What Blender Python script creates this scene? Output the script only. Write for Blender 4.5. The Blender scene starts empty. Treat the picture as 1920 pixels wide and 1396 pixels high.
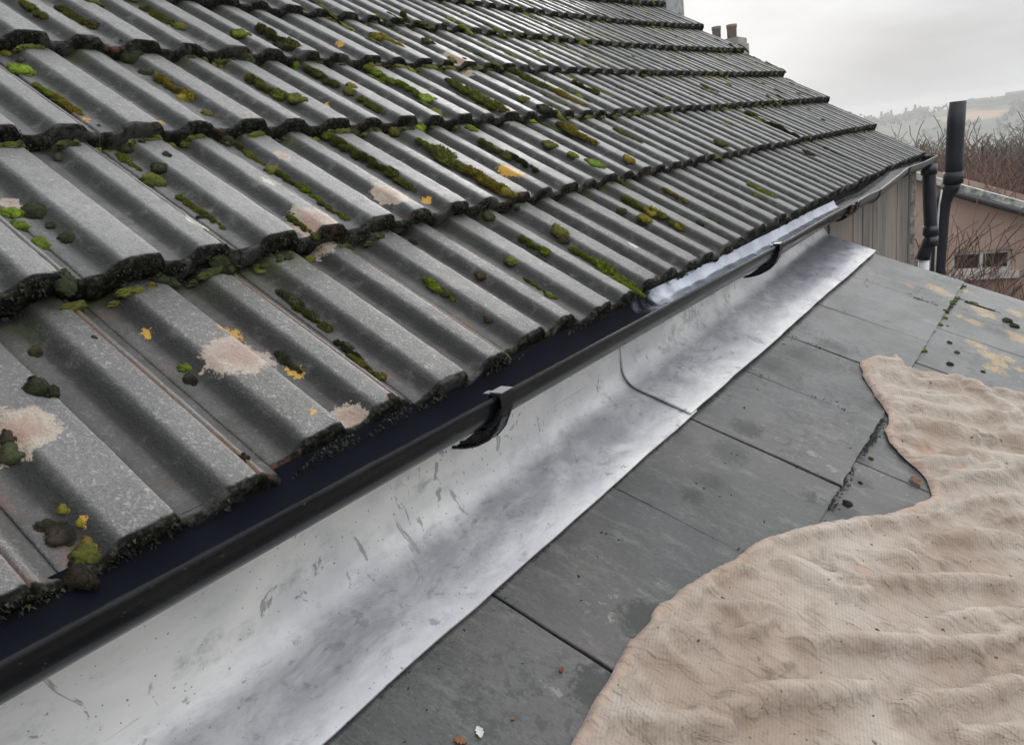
import bpy, math, random
import numpy as np
from mathutils import Vector, Matrix
from mathutils.bvhtree import BVHTree
SC = bpy.context.scene
COL = SC.collection
random.seed(7); RNG = np.random.default_rng(11)
R = math.radians

# ---------------------------------------------------------------- camera
F, YAW, PITCH, ROLL = 1387.14, -0.63803, 0.27662, -0.13082
fw = np.array([math.sin(YAW)*math.cos(PITCH), math.cos(YAW)*math.cos(PITCH), -math.sin(PITCH)])
r0 = np.array([math.cos(YAW), -math.sin(YAW), 0.0]); u0 = np.cross(r0, fw)
rt = r0*math.cos(ROLL)+u0*math.sin(ROLL); up = np.cross(rt, fw)
cd = bpy.data.cameras.new('camera'); cam = bpy.data.objects.new('camera', cd); COL.objects.link(cam)
cd.sensor_width = 36; cd.lens = F/1920*36; cd.clip_start = 0.02; cd.clip_end = 6000
cam.matrix_world = Matrix(((rt[0], up[0], -fw[0], 0), (rt[1], up[1], -fw[1], 0), (rt[2], up[2], -fw[2], 0), (0, 0, 0, 1)))
SC.camera = cam
def ray(px, py):
    return fw+rt*(px-960)/F-up*(py-698)/F
def at(px, py, axis, val):            # point of the plane x/y/z = val seen at a pixel
    d = ray(px, py); return d*(val/d[axis])

# ---------------------------------------------------------------- light
SUN_AZ, SUN_EL = R(-24), R(22)
sd = np.array([math.sin(SUN_AZ)*math.cos(SUN_EL), math.cos(SUN_AZ)*math.cos(SUN_EL), math.sin(SUN_EL)])
sl = bpy.data.lights.new('sun', 'SUN'); sl.energy = 1.45; sl.angle = R(14); sl.color = (1, .965, .92)
so = bpy.data.objects.new('sun', sl); COL.objects.link(so)
so.rotation_euler = Vector(-sd).to_track_quat('-Z', 'Y').to_euler()
SC.view_settings.view_transform = 'Standard'; SC.view_settings.look = 'None'
SC.view_settings.exposure = 0.0; SC.view_settings.gamma = 1
W = bpy.data.worlds.new('World'); SC.world = W; W.use_nodes = True
wt = W.node_tree; wn = wt.nodes; wn.clear()
def N(t, kind, **kw):
    n = t.nodes.new(kind)
    for k, v in kw.items():
        if k.startswith('i_'):
            key = k[2:]; key = int(key) if key.isdigit() else key.replace('_', ' ')
            s = n.inputs[key]
            if isinstance(v, bpy.types.NodeSocket): t.links.new(v, s)
            else: s.default_value = v
        else: setattr(n, k, v)
    return n
def M_(t, op, a, b=None, c=None, clamp=False):
    n = t.nodes.new('ShaderNodeMath'); n.operation = op; n.use_clamp = clamp
    for i, v in enumerate((a, b, c)):
        if v is None: continue
        if isinstance(v, bpy.types.NodeSocket): t.links.new(v, n.inputs[i])
        else: n.inputs[i].default_value = v
    return n.outputs[0]
tc = wn.new('ShaderNodeTexCoord').outputs['Generated']
sep = N(wt, 'ShaderNodeSeparateXYZ', i_0=tc).outputs
zc = M_(wt, 'MAXIMUM', sep['Z'], 0.0)
dot = N(wt, 'ShaderNodeVectorMath', operation='DOT_PRODUCT', i_0=tc, i_1=tuple(sd)).outputs['Value']
dpos = M_(wt, 'MAXIMUM', dot, 0.0)
gl1 = M_(wt, 'POWER', dpos, 22.0); gl2 = M_(wt, 'POWER', dpos, 2.0)
mp = N(wt, 'ShaderNodeMapping', i_Vector=tc); mp.inputs['Scale'].default_value = (2.2, 2.2, 7.0)
nz = N(wt, 'ShaderNodeTexNoise', i_Vector=mp.outputs[0], i_Scale=1.3, i_Detail=5.0, i_Roughness=.5).outputs[0]
cl = M_(wt, 'MULTIPLY_ADD', nz, 1.2, .4)
base = M_(wt, 'MULTIPLY_ADD', zc, 11.5, 4.6)
base = M_(wt, 'MULTIPLY', base, M_(wt, 'ADD', M_(wt, 'MULTIPLY_ADD', dot, .30, .88), M_(wt, 'MULTIPLY', sep['X'], .60)))
base = M_(wt, 'MULTIPLY', base, cl)
lum = M_(wt, 'MULTIPLY_ADD', gl1, 3.0, base)
cc = N(wt, 'ShaderNodeCombineXYZ', i_0=M_(wt, 'MULTIPLY', lum, .985), i_1=lum, i_2=M_(wt, 'MULTIPLY', lum, 1.03))
sky = N(wt, 'ShaderNodeTexSky', sky_type='NISHITA', sun_disc=False, sun_elevation=SUN_EL, sun_rotation=SUN_AZ, altitude=100, air_density=1.5, dust_density=4)
mx = N(wt, 'ShaderNodeMix', data_type='RGBA', i_0=.98); wt.links.new(sky.outputs[0], mx.inputs[6]); wt.links.new(cc.outputs[0], mx.inputs[7])
bg = N(wt, 'ShaderNodeBackground', i_0=mx.outputs[2], i_1=.12)
wt.links.new(bg.outputs[0], wn.new('ShaderNodeOutputWorld').inputs[0])

# ---------------------------------------------------------------- materials
def mat(name):
    m = bpy.data.materials.new(name); m.use_nodes = True
    t = m.node_tree; b = t.nodes['Principled BSDF']; return m, t, b
def objco(t): return t.nodes.new('ShaderNodeTexCoord').outputs['Object']
def geoco(t): return t.nodes.new('ShaderNodeNewGeometry').outputs['Position']
def noise(t, co, scale, detail=3, rough=.55, stretch=None, dist=0.0):
    if stretch is not None:
        m = N(t, 'ShaderNodeMapping', i_Vector=co); m.inputs['Scale'].default_value = stretch; co = m.outputs[0]
    return N(t, 'ShaderNodeTexNoise', i_Vector=co, i_Scale=scale, i_Detail=detail, i_Roughness=rough, i_Distortion=dist).outputs[0]
def ramp(t, f, a, b, lo=0.0, hi=1.0):
    n = N(t, 'ShaderNodeMapRange', i_0=f, i_1=a, i_2=b, i_3=lo, i_4=hi); n.interpolation_type = 'SMOOTHSTEP'; return n.outputs[0]
def mixc(t, f, a, b):
    n = N(t, 'ShaderNodeMix', data_type='RGBA')
    for i, v in ((0, f), (6, a), (7, b)):
        if isinstance(v, bpy.types.NodeSocket): t.links.new(v, n.inputs[i])
        else: n.inputs[i].default_value = v if i == 0 else (*v, 1)
    return n.outputs[2]
def attr(t, name): return N(t, 'ShaderNodeAttribute', attribute_name=name).outputs['Fac']
def bump(t, b, h, dist, strength=1.0, prev=None):
    n = N(t, 'ShaderNodeBump', i_Height=h, i_Distance=dist, i_Strength=strength)
    if prev is not None: t.links.new(prev, n.inputs['Normal'])
    t.links.new(n.outputs[0], b.inputs['Normal']); return n.outputs[0]
def setp(t, b, **kw):
    for k, v in kw.items():
        s = b.inputs[k.replace('_', ' ')]
        if isinstance(v, bpy.types.NodeSocket): t.links.new(v, s)
        else: s.default_value = (*v, 1) if isinstance(v, tuple) else v
def simple(name, col, rough=.6, var=.25, scale=8, spec=.5, metallic=0, bmp=0, bscale=60):
    m, t, b = mat(name); co = geoco(t)
    n = noise(t, co, scale, 5)
    c = mixc(t, ramp(t, n, .3, .7), tuple(x*(1-var) for x in col), tuple(min(1, x*(1+var)) for x in col))
    setp(t, b, Base_Color=c, Roughness=rough, Metallic=metallic); b.inputs['Specular IOR Level'].default_value = spec
    if bmp: bump(t, b, noise(t, co, bscale, 4), bmp)
    return m

def m_tile():
    m, t, b = mat('weathered_concrete_tile'); co = geoco(t)
    tone = attr(t, 'tone'); butt = attr(t, 'butt'); low = attr(t, 'low'); fresh = attr(t, 'fresh')
    n1 = noise(t, co, 9, 6, .6); n2 = noise(t, co, 330, 2, .6); n3 = noise(t, co, 45, 5, .62); n4 = noise(t, co, 900, 1, .5)
    c = mixc(t, ramp(t, n1, .3, .7), (.145, .145, .14), (.255, .252, .244))
    c = mixc(t, M_(t, 'MULTIPLY', fresh, .58), c, (.068, .065, .061))
    c = mixc(t, M_(t, 'MULTIPLY', ramp(t, n3, .50, .72), .55), c, (.09, .092, .088))
    c = mixc(t, M_(t, 'MULTIPLY', ramp(t, M_(t, 'ADD', n2, M_(t, 'MULTIPLY_ADD', n3, .5, -.25)), .50, .70), .36), c, (.36, .36, .35))
    c = mixc(t, M_(t, 'MULTIPLY', ramp(t, n4, .54, .66), .6), c, (.04, .04, .04))
    c = mixc(t, M_(t, 'MULTIPLY', ramp(t, noise(t, co, 5, 5, .7, (1, 2.6, 1)), .52, .70), .35), c, (.10, .088, .075))
    c = mixc(t, M_(t, 'MULTIPLY', ramp(t, noise(t, co, 180, 3, .6), .60, .72), .5), c, (.035, .036, .034))
    c = mixc(t, M_(t, 'MULTIPLY', ramp(t, noise(t, co, 110, 4, .75), .50, .64), .5), c, (.075, .076, .072)); c = mixc(t, M_(t, 'MULTIPLY', ramp(t, noise(t, co, 150, 3, .7, (1, 1, 1), .3), .56, .68), .4), c, (.42, .42, .40))
    # worn orange-pink concrete showing through in the valleys
    red = M_(t, 'MULTIPLY', ramp(t, noise(t, co, 26, 5, .65), .56, .68), M_(t, 'MULTIPLY', fresh, low))
    c = mixc(t, M_(t, 'MULTIPLY', red, .7), c, (.26, .125, .09))
    c = mixc(t, M_(t, 'MULTIPLY', M_(t, 'MULTIPLY', low, fresh), .30), c, (.13, .105, .10))
    # algae dirt in the valleys
    d = M_(t, 'MULTIPLY', M_(t, 'MULTIPLY', low, ramp(t, noise(t, co, 30, 5, .7), .42, .64)), .6)
    c = mixc(t, d, c, (.055, .058, .05))
    c = mixc(t, M_(t, 'MULTIPLY', tone, .35), c, (.25, .25, .25))
    sh = M_(t, 'MULTIPLY', attr(t, 'shady'), ramp(t, noise(t, co, 38, 4, .65), .22, .5, .65, 1.0)); c = mixc(t, M_(t, 'MULTIPLY', sh, .95), c, (.015, .016, .015))  # backlit shade of the rib sides painted in, along with algae darkening
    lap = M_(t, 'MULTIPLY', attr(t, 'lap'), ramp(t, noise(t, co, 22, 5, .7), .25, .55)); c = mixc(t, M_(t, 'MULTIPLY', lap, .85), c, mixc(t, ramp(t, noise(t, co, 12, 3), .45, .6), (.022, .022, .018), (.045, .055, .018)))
    gm = M_(t, 'MULTIPLY', ramp(t, attr(t, 'moss_film'), .25, .9), M_(t, 'MULTIPLY', ramp(t, noise(t, co, 10, 3, .6, (1, 1.5, 1)), .50, .60), ramp(t, noise(t, co, 75, 4, .7), .38, .55)))  # thin green moss film along the interlocks
    c = mixc(t, M_(t, 'MULTIPLY', gm, .85), c, mixc(t, ramp(t, n3, .4, .6), (.05, .056, .018), (.10, .105, .025)))
    gv = M_(t, 'MULTIPLY', attr(t, 'groove'), ramp(t, noise(t, co, 13, 3), .35, .55)); c = mixc(t, M_(t, 'MULTIPLY', gv, .75), c, mixc(t, fresh, (.05, .05, .04), (.16, .085, .055)))
    # lichens
    ln = noise(t, co, 70, 4, .7); lf = noise(t, co, 420, 3, .7)
    jit = M_(t, 'ADD', M_(t, 'MULTIPLY_ADD', ln, .9, -.45), M_(t, 'MULTIPLY_ADD', lf, .35, -.17))
    lp = attr(t, 'lichen_pink'); e = M_(t, 'ADD', lp, M_(t, 'MULTIPLY', jit, ramp(t, lp, 0.0, .25)))
    k = ramp(t, e, .30, .36); k2 = ramp(t, e, .45, .75)
    pc = mixc(t, k2, (.38, .345, .285), (.30, .175, .135)); pc = mixc(t, ramp(t, lf, .42, .6), pc, (.33, .25, .20))
    pc = mixc(t, M_(t, 'MULTIPLY', ramp(t, noise(t, co, 240, 3, .7), .52, .64), .55), pc, (.17, .13, .105)); pc = mixc(t, M_(t, 'MULTIPLY', ramp(t, noise(t, co, 35, 4, .6), .5, .62), .45), pc, (.27, .22, .18))
    c = mixc(t, M_(t, 'MULTIPLY', k, .92), c, pc)
    lw = attr(t, 'lichen_pale'); e = M_(t, 'ADD', lw, M_(t, 'MULTIPLY', jit, ramp(t, lw, 0.0, .25)))
    c = mixc(t, M_(t, 'MULTIPLY', ramp(t, e, .30, .38), .85), c, (.46, .46, .37))
    jit2 = M_(t, 'ADD', M_(t, 'MULTIPLY_ADD', noise(t, co, 160, 4, .75), 1.6, -.8), 0.0)
    ly = attr(t, 'lichen_yellow'); e = M_(t, 'ADD', ly, M_(t, 'MULTIPLY', jit2, ramp(t, ly, 0.0, .25)))
    c = mixc(t, ramp(t, e, .42, .48), c, mixc(t, ln, (.42, .19, .03), (.42, .29, .05)))
    # black algae on the broken lower edges
    bb = ramp(t, M_(t, 'ADD', butt, M_(t, 'MULTIPLY_ADD', n3, .5, -.25)), .38, .62)
    bc = mixc(t, ramp(t, noise(t, co, 130, 4, .7), .45, .68), (.010, .011, .009), (.050, .050, .038))
    bc = mixc(t, M_(t, 'MULTIPLY', ramp(t, noise(t, co, 17, 3), .58, .68), ramp(t, n3, .45, .6)), bc, (.10, .05, .035))
    c = mixc(t, bb, c, bc)
    bare = M_(t, 'MULTIPLY', bb, ramp(t, noise(t, co, 14, 4, .6), .54, .62)); c = mixc(t, M_(t, 'MULTIPLY', bare, .75), c, mixc(t, n2, (.05, .05, .048), (.12, .115, .11)))
    setp(t, b, Base_Color=c, Roughness=M_(t, 'ADD', ramp(t, n3, .3, .7, .50, .68), M_(t, 'MULTIPLY', bb, .3)))
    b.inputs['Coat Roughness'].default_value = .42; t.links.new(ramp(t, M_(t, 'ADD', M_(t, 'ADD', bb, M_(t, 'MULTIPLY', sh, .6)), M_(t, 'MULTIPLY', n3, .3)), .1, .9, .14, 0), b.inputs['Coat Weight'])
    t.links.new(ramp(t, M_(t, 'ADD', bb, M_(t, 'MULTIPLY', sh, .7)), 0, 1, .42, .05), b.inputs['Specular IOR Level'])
    p = bump(t, b, n3, .0026, .8); bump(t, b, M_(t, 'ADD', n2, M_(t, 'MULTIPLY', noise(t, co, 900, 2), .5)), .0018, .9, p)
    return m
def m_moss(name, c1, c2, c3):
    m, t, b = mat(name); co = objco(t)
    oi = t.nodes.new('ShaderNodeObjectInfo').outputs['Random']
    n = noise(t, geoco(t), 60, 3, .6); tip = attr(t, 'tip')
    c = mixc(t, ramp(t, n, .35, .65), c1, c2)
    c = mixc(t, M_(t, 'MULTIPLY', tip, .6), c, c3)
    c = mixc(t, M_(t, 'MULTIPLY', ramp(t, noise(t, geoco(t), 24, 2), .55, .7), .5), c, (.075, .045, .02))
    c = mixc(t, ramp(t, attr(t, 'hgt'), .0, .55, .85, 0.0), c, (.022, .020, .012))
    hs = N(t, 'ShaderNodeHueSaturation', i_Value=ramp(t, oi, 0, 1, .7, 1.25)); t.links.new(c, hs.inputs['Color'])
    setp(t, b, Base_Color=hs.outputs[0], Roughness=.9); b.inputs['Specular IOR Level'].default_value = .15
    return m
def m_lead():
    m, t, b = mat('dressed_lead_sheet'); co = geoco(t)
    n1 = noise(t, co, 5, 6, .6, (1, .6, 1), .6); n2 = noise(t, co, 14, 5, .65, (1, .45, 1)); n3 = noise(t, co, 60, 5, .7)
    c = mixc(t, ramp(t, n1, .36, .64), (.60, .605, .62), (.80, .795, .775))
    st = M_(t, 'MULTIPLY', ramp(t, n2, .54, .68), ramp(t, n3, .35, .6))
    c = mixc(t, M_(t, 'MULTIPLY', st, .65), c, (.25, .255, .285))
    c = mixc(t, M_(t, 'MULTIPLY', ramp(t, noise(t, co, 30, 6, .75, (1, .5, 1), .5), .5, .68), .3), c, (.33, .34, .37))
    sc_ = ramp(t, noise(t, co, 22, 3, .7, (3, .16, 3), .3), .66, .71)
    c = mixc(t, M_(t, 'MULTIPLY', sc_, .35), c, (.25, .25, .25))
    sp = ramp(t, noise(t, co, 190, 2, .5), .695, .73); c = mixc(t, M_(t, 'MULTIPLY', sp, .8), c, (.09, .09, .085))
    rub = M_(t, 'MULTIPLY', ramp(t, noise(t, co, 13, 5, .65, (1, 1.3, 1.0), 1.6), .625, .66), .7); c = mixc(t, rub, c, (.20, .20, .19))
    yl_ = N(t, 'ShaderNodeSeparateXYZ', i_0=co).outputs['Y']; dark_reflection = M_(t, 'MULTIPLY', ramp(t, M_(t, 'ADD', yl_, M_(t, 'MULTIPLY_ADD', n3, .5, -.25)), 1.75, 2.35), ramp(t, M_(t, 'ADD', attr(t, 'band'), M_(t, 'MULTIPLY_ADD', n2, .9, -.45)), .35, .75))
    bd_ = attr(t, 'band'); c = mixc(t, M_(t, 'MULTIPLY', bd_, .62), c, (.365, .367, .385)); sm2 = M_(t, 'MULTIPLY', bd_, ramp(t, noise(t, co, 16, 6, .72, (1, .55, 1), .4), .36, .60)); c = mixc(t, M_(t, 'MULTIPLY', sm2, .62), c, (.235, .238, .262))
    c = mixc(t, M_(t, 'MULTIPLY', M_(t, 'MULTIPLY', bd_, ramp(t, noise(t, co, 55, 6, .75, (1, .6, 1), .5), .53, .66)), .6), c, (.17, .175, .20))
    c = mixc(t, M_(t, 'MULTIPLY', dark_reflection, .72), c, (.115, .12, .15))  # dark reflection of boards and gutter painted into the far lead
    setp(t, b, Base_Color=c, Metallic=.25, Roughness=M_(t, 'SUBTRACT', ramp(t, n2, .3, .7, .44, .62), M_(t, 'MULTIPLY', dark_reflection, .2)))
    p = bump(t, b, noise(t, co, 7, 3, .5, (1, .7, 1)), .018, .5); bump(t, b, noise(t, co, 40, 4, .6, (1, .5, 1)), .0016, .6, p)
    return m
def m_slate():
    m, t, b = mat('weathered_grey_slate'); co = geoco(t); tone = attr(t, 'tone'); edge = attr(t, 'edge')
    n1 = noise(t, co, 5, 6, .6, (1.6, .8, 1)); n2 = noise(t, co, 24, 6, .7, (.6, 1.8, 1)); n3 = noise(t, co, 190, 4, .7, (.6, 1.6, 1)); n4 = noise(t, co, 60, 6, .75)
    c = mixc(t, ramp(t, n1, .32, .68), (.018, .020, .020), (.050, .052, .050))
    c = mixc(t, M_(t, 'MULTIPLY', ramp(t, noise(t, co, 8, 5, .65, (.7, 1.5, 1)), .52, .70), .4), c, (.060, .056, .040))
    c = mixc(t, M_(t, 'MULTIPLY', tone, .7), c, (.125, .13, .125))
    c = mixc(t, M_(t, 'MULTIPLY', ramp(t, n2, .48, .70), .5), c, (.17, .18, .165))
    c = mixc(t, M_(t, 'MULTIPLY', ramp(t, n3, .50, .66), .55), c, (.018, .02, .019)); c = mixc(t, M_(t, 'MULTIPLY', ramp(t, noise(t, co, 260, 4, .7, (.5, 1.4, 1)), .56, .70), .3), c, (.24, .25, .23))
    c = mixc(t, M_(t, 'MULTIPLY', ramp(t, noise(t, co, 3.1, 3), .50, .62), .18), c, (.17, .13, .125))
    dk = M_(t, 'MULTIPLY', ramp(t, noise(t, co, 4.2, 3, .6, (1, 1, 1), .5), .53, .62), ramp(t, n4, .48, .60))
    c = mixc(t, M_(t, 'MULTIPLY', dk, .75), c, (.035, .037, .035))
    # pale crusty lichen flecks
    pf = M_(t, 'MULTIPLY', ramp(t, noise(t, co, 6.2, 2), .55, .63), ramp(t, noise(t, co, 85, 5, .7), .59, .64))
    c = mixc(t, M_(t, 'MULTIPLY', pf, .4), c, (.26, .28, .20))
    jit = M_(t, 'MULTIPLY_ADD', noise(t, co, 120, 4, .75), 1.5, -.75)
    ly = attr(t, 'lichen_yellow'); e = M_(t, 'ADD', ly, M_(t, 'MULTIPLY', M_(t, 'MULTIPLY', jit, 1.5), ramp(t, ly, 0.0, .25)))
    c = mixc(t, M_(t, 'MULTIPLY', ramp(t, e, .40, .62), .75), c, mixc(t, ramp(t, n4, .4, .6), (.34, .15, .03), (.36, .29, .10)))
    lw = attr(t, 'lichen_pale'); e = M_(t, 'ADD', lw, M_(t, 'MULTIPLY', jit, ramp(t, lw, 0.0, .25)))
    c = mixc(t, M_(t, 'MULTIPLY', ramp(t, e, .62, .78), .5), c, (.27, .29, .23))
    dkp = attr(t, 'grime'); e = M_(t, 'ADD', dkp, M_(t, 'MULTIPLY', jit, ramp(t, dkp, 0.0, .25)))
    c = mixc(t, M_(t, 'MULTIPLY', ramp(t, e, .18, .55), .85), c, (.014, .016, .013))
    c = mixc(t, ramp(t, M_(t, 'ADD', edge, M_(t, 'MULTIPLY_ADD', n4, .8, -.4)), .5, .8), c, (.02, .022, .02))
    setp(t, b, Base_Color=c, Roughness=M_(t, 'ADD', ramp(t, n2, .3, .7, .36, .56), M_(t, 'MULTIPLY', dk, .2)))
    b.inputs['Specular IOR Level'].default_value = .12; b.inputs['Coat IOR'].default_value = 1.45
    t.links.new(ramp(t, n1, .3, .7, 1.0, .75), b.inputs['Coat Weight']); t.links.new(ramp(t, noise(t, co, 5, 6, .7), .34, .66, .14, .52), b.inputs['Coat Roughness'])
    t.links.new(b.inputs['Coat Normal'].links[0].from_socket if b.inputs['Coat Normal'].links else N(t, 'ShaderNodeBump', i_Height=n2, i_Distance=.002, i_Strength=.8).outputs[0], b.inputs['Coat Normal'])
    p = bump(t, b, n2, .0016, .7); bump(t, b, n3, .0007, .7, p)
    return m
def m_cloth():
    m, t, b = mat('dirty_cotton_twill'); co = geoco(t)
    n1 = noise(t, co, 6, 5, .6); n2 = noise(t, co, 17, 5, .65); n3 = noise(t, co, 3, 4, .6)
    c = mixc(t, ramp(t, n1, .35, .65), (.325, .255, .205), (.455, .398, .342))
    c = mixc(t, M_(t, 'MULTIPLY', ramp(t, n2, .50, .75), .42), c, (.29, .23, .18))
    c = mixc(t, M_(t, 'MULTIPLY', ramp(t, n3, .54, .66), .35), c, (.36, .335, .305))
    sm = M_(t, 'MULTIPLY', ramp(t, noise(t, co, 9, 4, .6, (1, 1, 1), .8), .60, .68), ramp(t, noise(t, co, 70, 5, .75), .38, .6))
    c = mixc(t, M_(t, 'MULTIPLY', sm, .6), c, (.15, .125, .095))
    sp = ramp(t, noise(t, co, 120, 2, .5), .715, .745); c = mixc(t, M_(t, 'MULTIPLY', sp, .8), c, (.07, .05, .035))
    st = attr(t, 'stain_orange'); e = M_(t, 'ADD', st, M_(t, 'MULTIPLY', M_(t, 'MULTIPLY_ADD', noise(t, co, 90, 4, .7), 1.4, -.7), ramp(t, st, 0, .2)))
    c = mixc(t, M_(t, 'MULTIPLY', ramp(t, e, .40, .75), .40), c, (.42, .19, .11))
    hem = attr(t, 'hem'); c = mixc(t, M_(t, 'MULTIPLY', hem, .6), c, (.385, .275, .215))
    gr = attr(t, 'grime'); e = M_(t, 'ADD', gr, M_(t, 'MULTIPLY', M_(t, 'MULTIPLY_ADD', noise(t, co, 60, 5, .7), 1.2, -.6), ramp(t, gr, 0, .2)))
    c = mixc(t, M_(t, 'MULTIPLY', M_(t, 'MULTIPLY', ramp(t, e, .22, .90), ramp(t, noise(t, co, 28, 4, .7, (1.6, .8, 1)), .3, .6)), .75), c, (.14, .11, .085))
    # ribbed weave
    mp_ = N(t, 'ShaderNodeMapping', i_Vector=co); mp_.inputs['Rotation'].default_value = (0, 0, R(-14))
    wv = N(t, 'ShaderNodeTexWave', wave_type='BANDS', bands_direction='X', i_Vector=mp_.outputs[0], i_Scale=78, i_Distortion=0.0, i_Detail=0.0).outputs['Fac']
    hw = M_(t, 'MULTIPLY', wv, M_(t, 'SUBTRACT', 1.0, hem))
    c = mixc(t, M_(t, 'MULTIPLY', hw, .17), c, (.18, .14, .11))
    setp(t, b, Base_Color=c, Roughness=.95); b.inputs['Specular IOR Level'].default_value = .12
    b.inputs['Sheen Weight'].default_value = .15
    cr = noise(t, co, 13, 4, .55, (1, 1, 1), .9); cr = M_(t, 'POWER', M_(t, 'SUBTRACT', 1.0, M_(t, 'ABSOLUTE', M_(t, 'MULTIPLY_ADD', cr, 5.0, -2.5)), clamp=True), 1.6)
    cr2 = noise(t, co, 34, 3, .5, (1.6, .6, 1), 1.2); cr2 = M_(t, 'POWER', M_(t, 'SUBTRACT', 1.0, M_(t, 'ABSOLUTE', M_(t, 'MULTIPLY_ADD', cr2, 5.0, -2.5)), clamp=True), 1.5)
    mr = N(t, 'ShaderNodeMapping', i_Vector=co); mr.inputs['Rotation'].default_value = (0, 0, R(-41)); mr.inputs['Scale'].default_value = (.35, 1.7, 1)
    fc = N(t, 'ShaderNodeTexNoise', i_Vector=mr.outputs[0], i_Scale=26, i_Detail=4, i_Roughness=.55, i_Distortion=.5).outputs[0]; fc = M_(t, 'POWER', M_(t, 'SUBTRACT', 1.0, M_(t, 'ABSOLUTE', M_(t, 'MULTIPLY_ADD', fc, 4.4, -2.2)), clamp=True), 1.7)
    p = bump(t, b, fc, .0040, .65); p = bump(t, b, cr, .0022, .5, p); p = bump(t, b, cr2, .0006, .4, p); p = bump(t, b, n2, .003, .5, p); p = bump(t, b, hw, .0004, .6, p); bump(t, b, noise(t, co, 500, 3), .0005, .6, p)
    return m
def m_pvc():
    m, t, b = mat('black_gutter_plastic'); co = geoco(t)
    n = noise(t, co, 30, 5, .6, (1, .25, 1))
    c = mixc(t, ramp(t, n, .45, .75), (.006, .007, .009), (.018, .019, .019))
    sp = ramp(t, noise(t, co, 160, 2), .70, .75); c = mixc(t, M_(t, 'MULTIPLY', sp, .6), c, (.07, .065, .055))
    setp(t, b, Base_Color=c, Roughness=ramp(t, n, .3, .7, .20, .30)); b.inputs['Specular IOR Level'].default_value = .22; return m
MT = m_tile(); ML = m_lead(); MS = m_slate(); MC = m_cloth(); MP = m_pvc()
MOSS = {'bright': m_moss('moss_bright', (.07, .13, .012), (.14, .19, .02), (.24, .28, .03)),
        'olive': m_moss('moss_olive', (.055, .065, .016), (.11, .12, .022), (.19, .19, .04)),
        'gold': m_moss('moss_gold', (.10, .095, .015), (.19, .16, .022), (.33, .25, .04)),
        'dark': m_moss('moss_dark', (.018, .024, .013), (.04, .048, .024), (.075, .085, .04)),
        'soil': m_moss('moss_soil', (.012, .011, .009), (.035, .028, .020), (.06, .05, .035))}

# ---------------------------------------------------------------- helpers
def put(o, label=None, cat=None, group=None, kind=None):
    if label: o['label'] = label
    if cat: o['category'] = cat
    if group: o['group'] = group
    if kind: o['kind'] = kind
    return o
def empty(name, loc, label, cat, group=None):
    o = bpy.data.objects.new(name, None); COL.objects.link(o); o.location = loc; o.empty_display_size = .2
    return put(o, label, cat, group)
def make(name, V, Fc, m, parent=None, smooth=False, attrs=None, mats=None, midx=None, label=None):
    me = bpy.data.meshes.new(name); V = np.asarray(V, float)
    me.from_pydata(V.tolist(), [], Fc if isinstance(Fc, list) else Fc.tolist())
    for mm in (mats or [m]): me.materials.append(mm)
    if midx is not None: me.polygons.foreach_set('material_index', np.asarray(midx, np.int32))
    if smooth: me.polygons.foreach_set('use_smooth', np.ones(len(me.polygons), bool))
    for k, a in (attrs or {}).items():
        at_ = me.attributes.new(k, 'FLOAT', 'POINT'); at_.data.foreach_set('value', np.asarray(a, np.float32))
    me.update()
    o = bpy.data.objects.new(name, me); COL.objects.link(o)
    if parent is not None:
        o.parent = parent
        off = Vector((0, 0, 0)); p = parent
        while p is not None: off += p.location; p = p.parent
        o.location = -off
    if label: o['label'] = label
    return o
def vnoise(P, seed=0):
    P = np.asarray(P, float); i = np.floor(P).astype(np.int64); f = P-i; f = f*f*(3-2*f)
    def h(a, b, c):
        n = (a*374761393+b*668265263+c*2147483647+seed*1274126177) & 0x7fffffff
        n = ((n ^ (n >> 13))*1274126177) & 0x7fffffff
        return ((n ^ (n >> 16)) & 0xffff)/65535.0
    o = 0
    for dx in (0, 1):
        for dy in (0, 1):
            for dz in (0, 1):
                w = (f[..., 0] if dx else 1-f[..., 0])*(f[..., 1] if dy else 1-f[..., 1])*(f[..., 2] if dz else 1-f[..., 2])
                o = o+w*h(i[..., 0]+dx, i[..., 1]+dy, i[..., 2]+dz)
    return o*2-1
def fbm(P, seed=0, oc=3):
    P = np.asarray(P, float); s = 0; a = 1.0
    for k in range(oc): s = s+a*vnoise(P*2**k, seed+k); a *= .5
    return s
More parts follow.
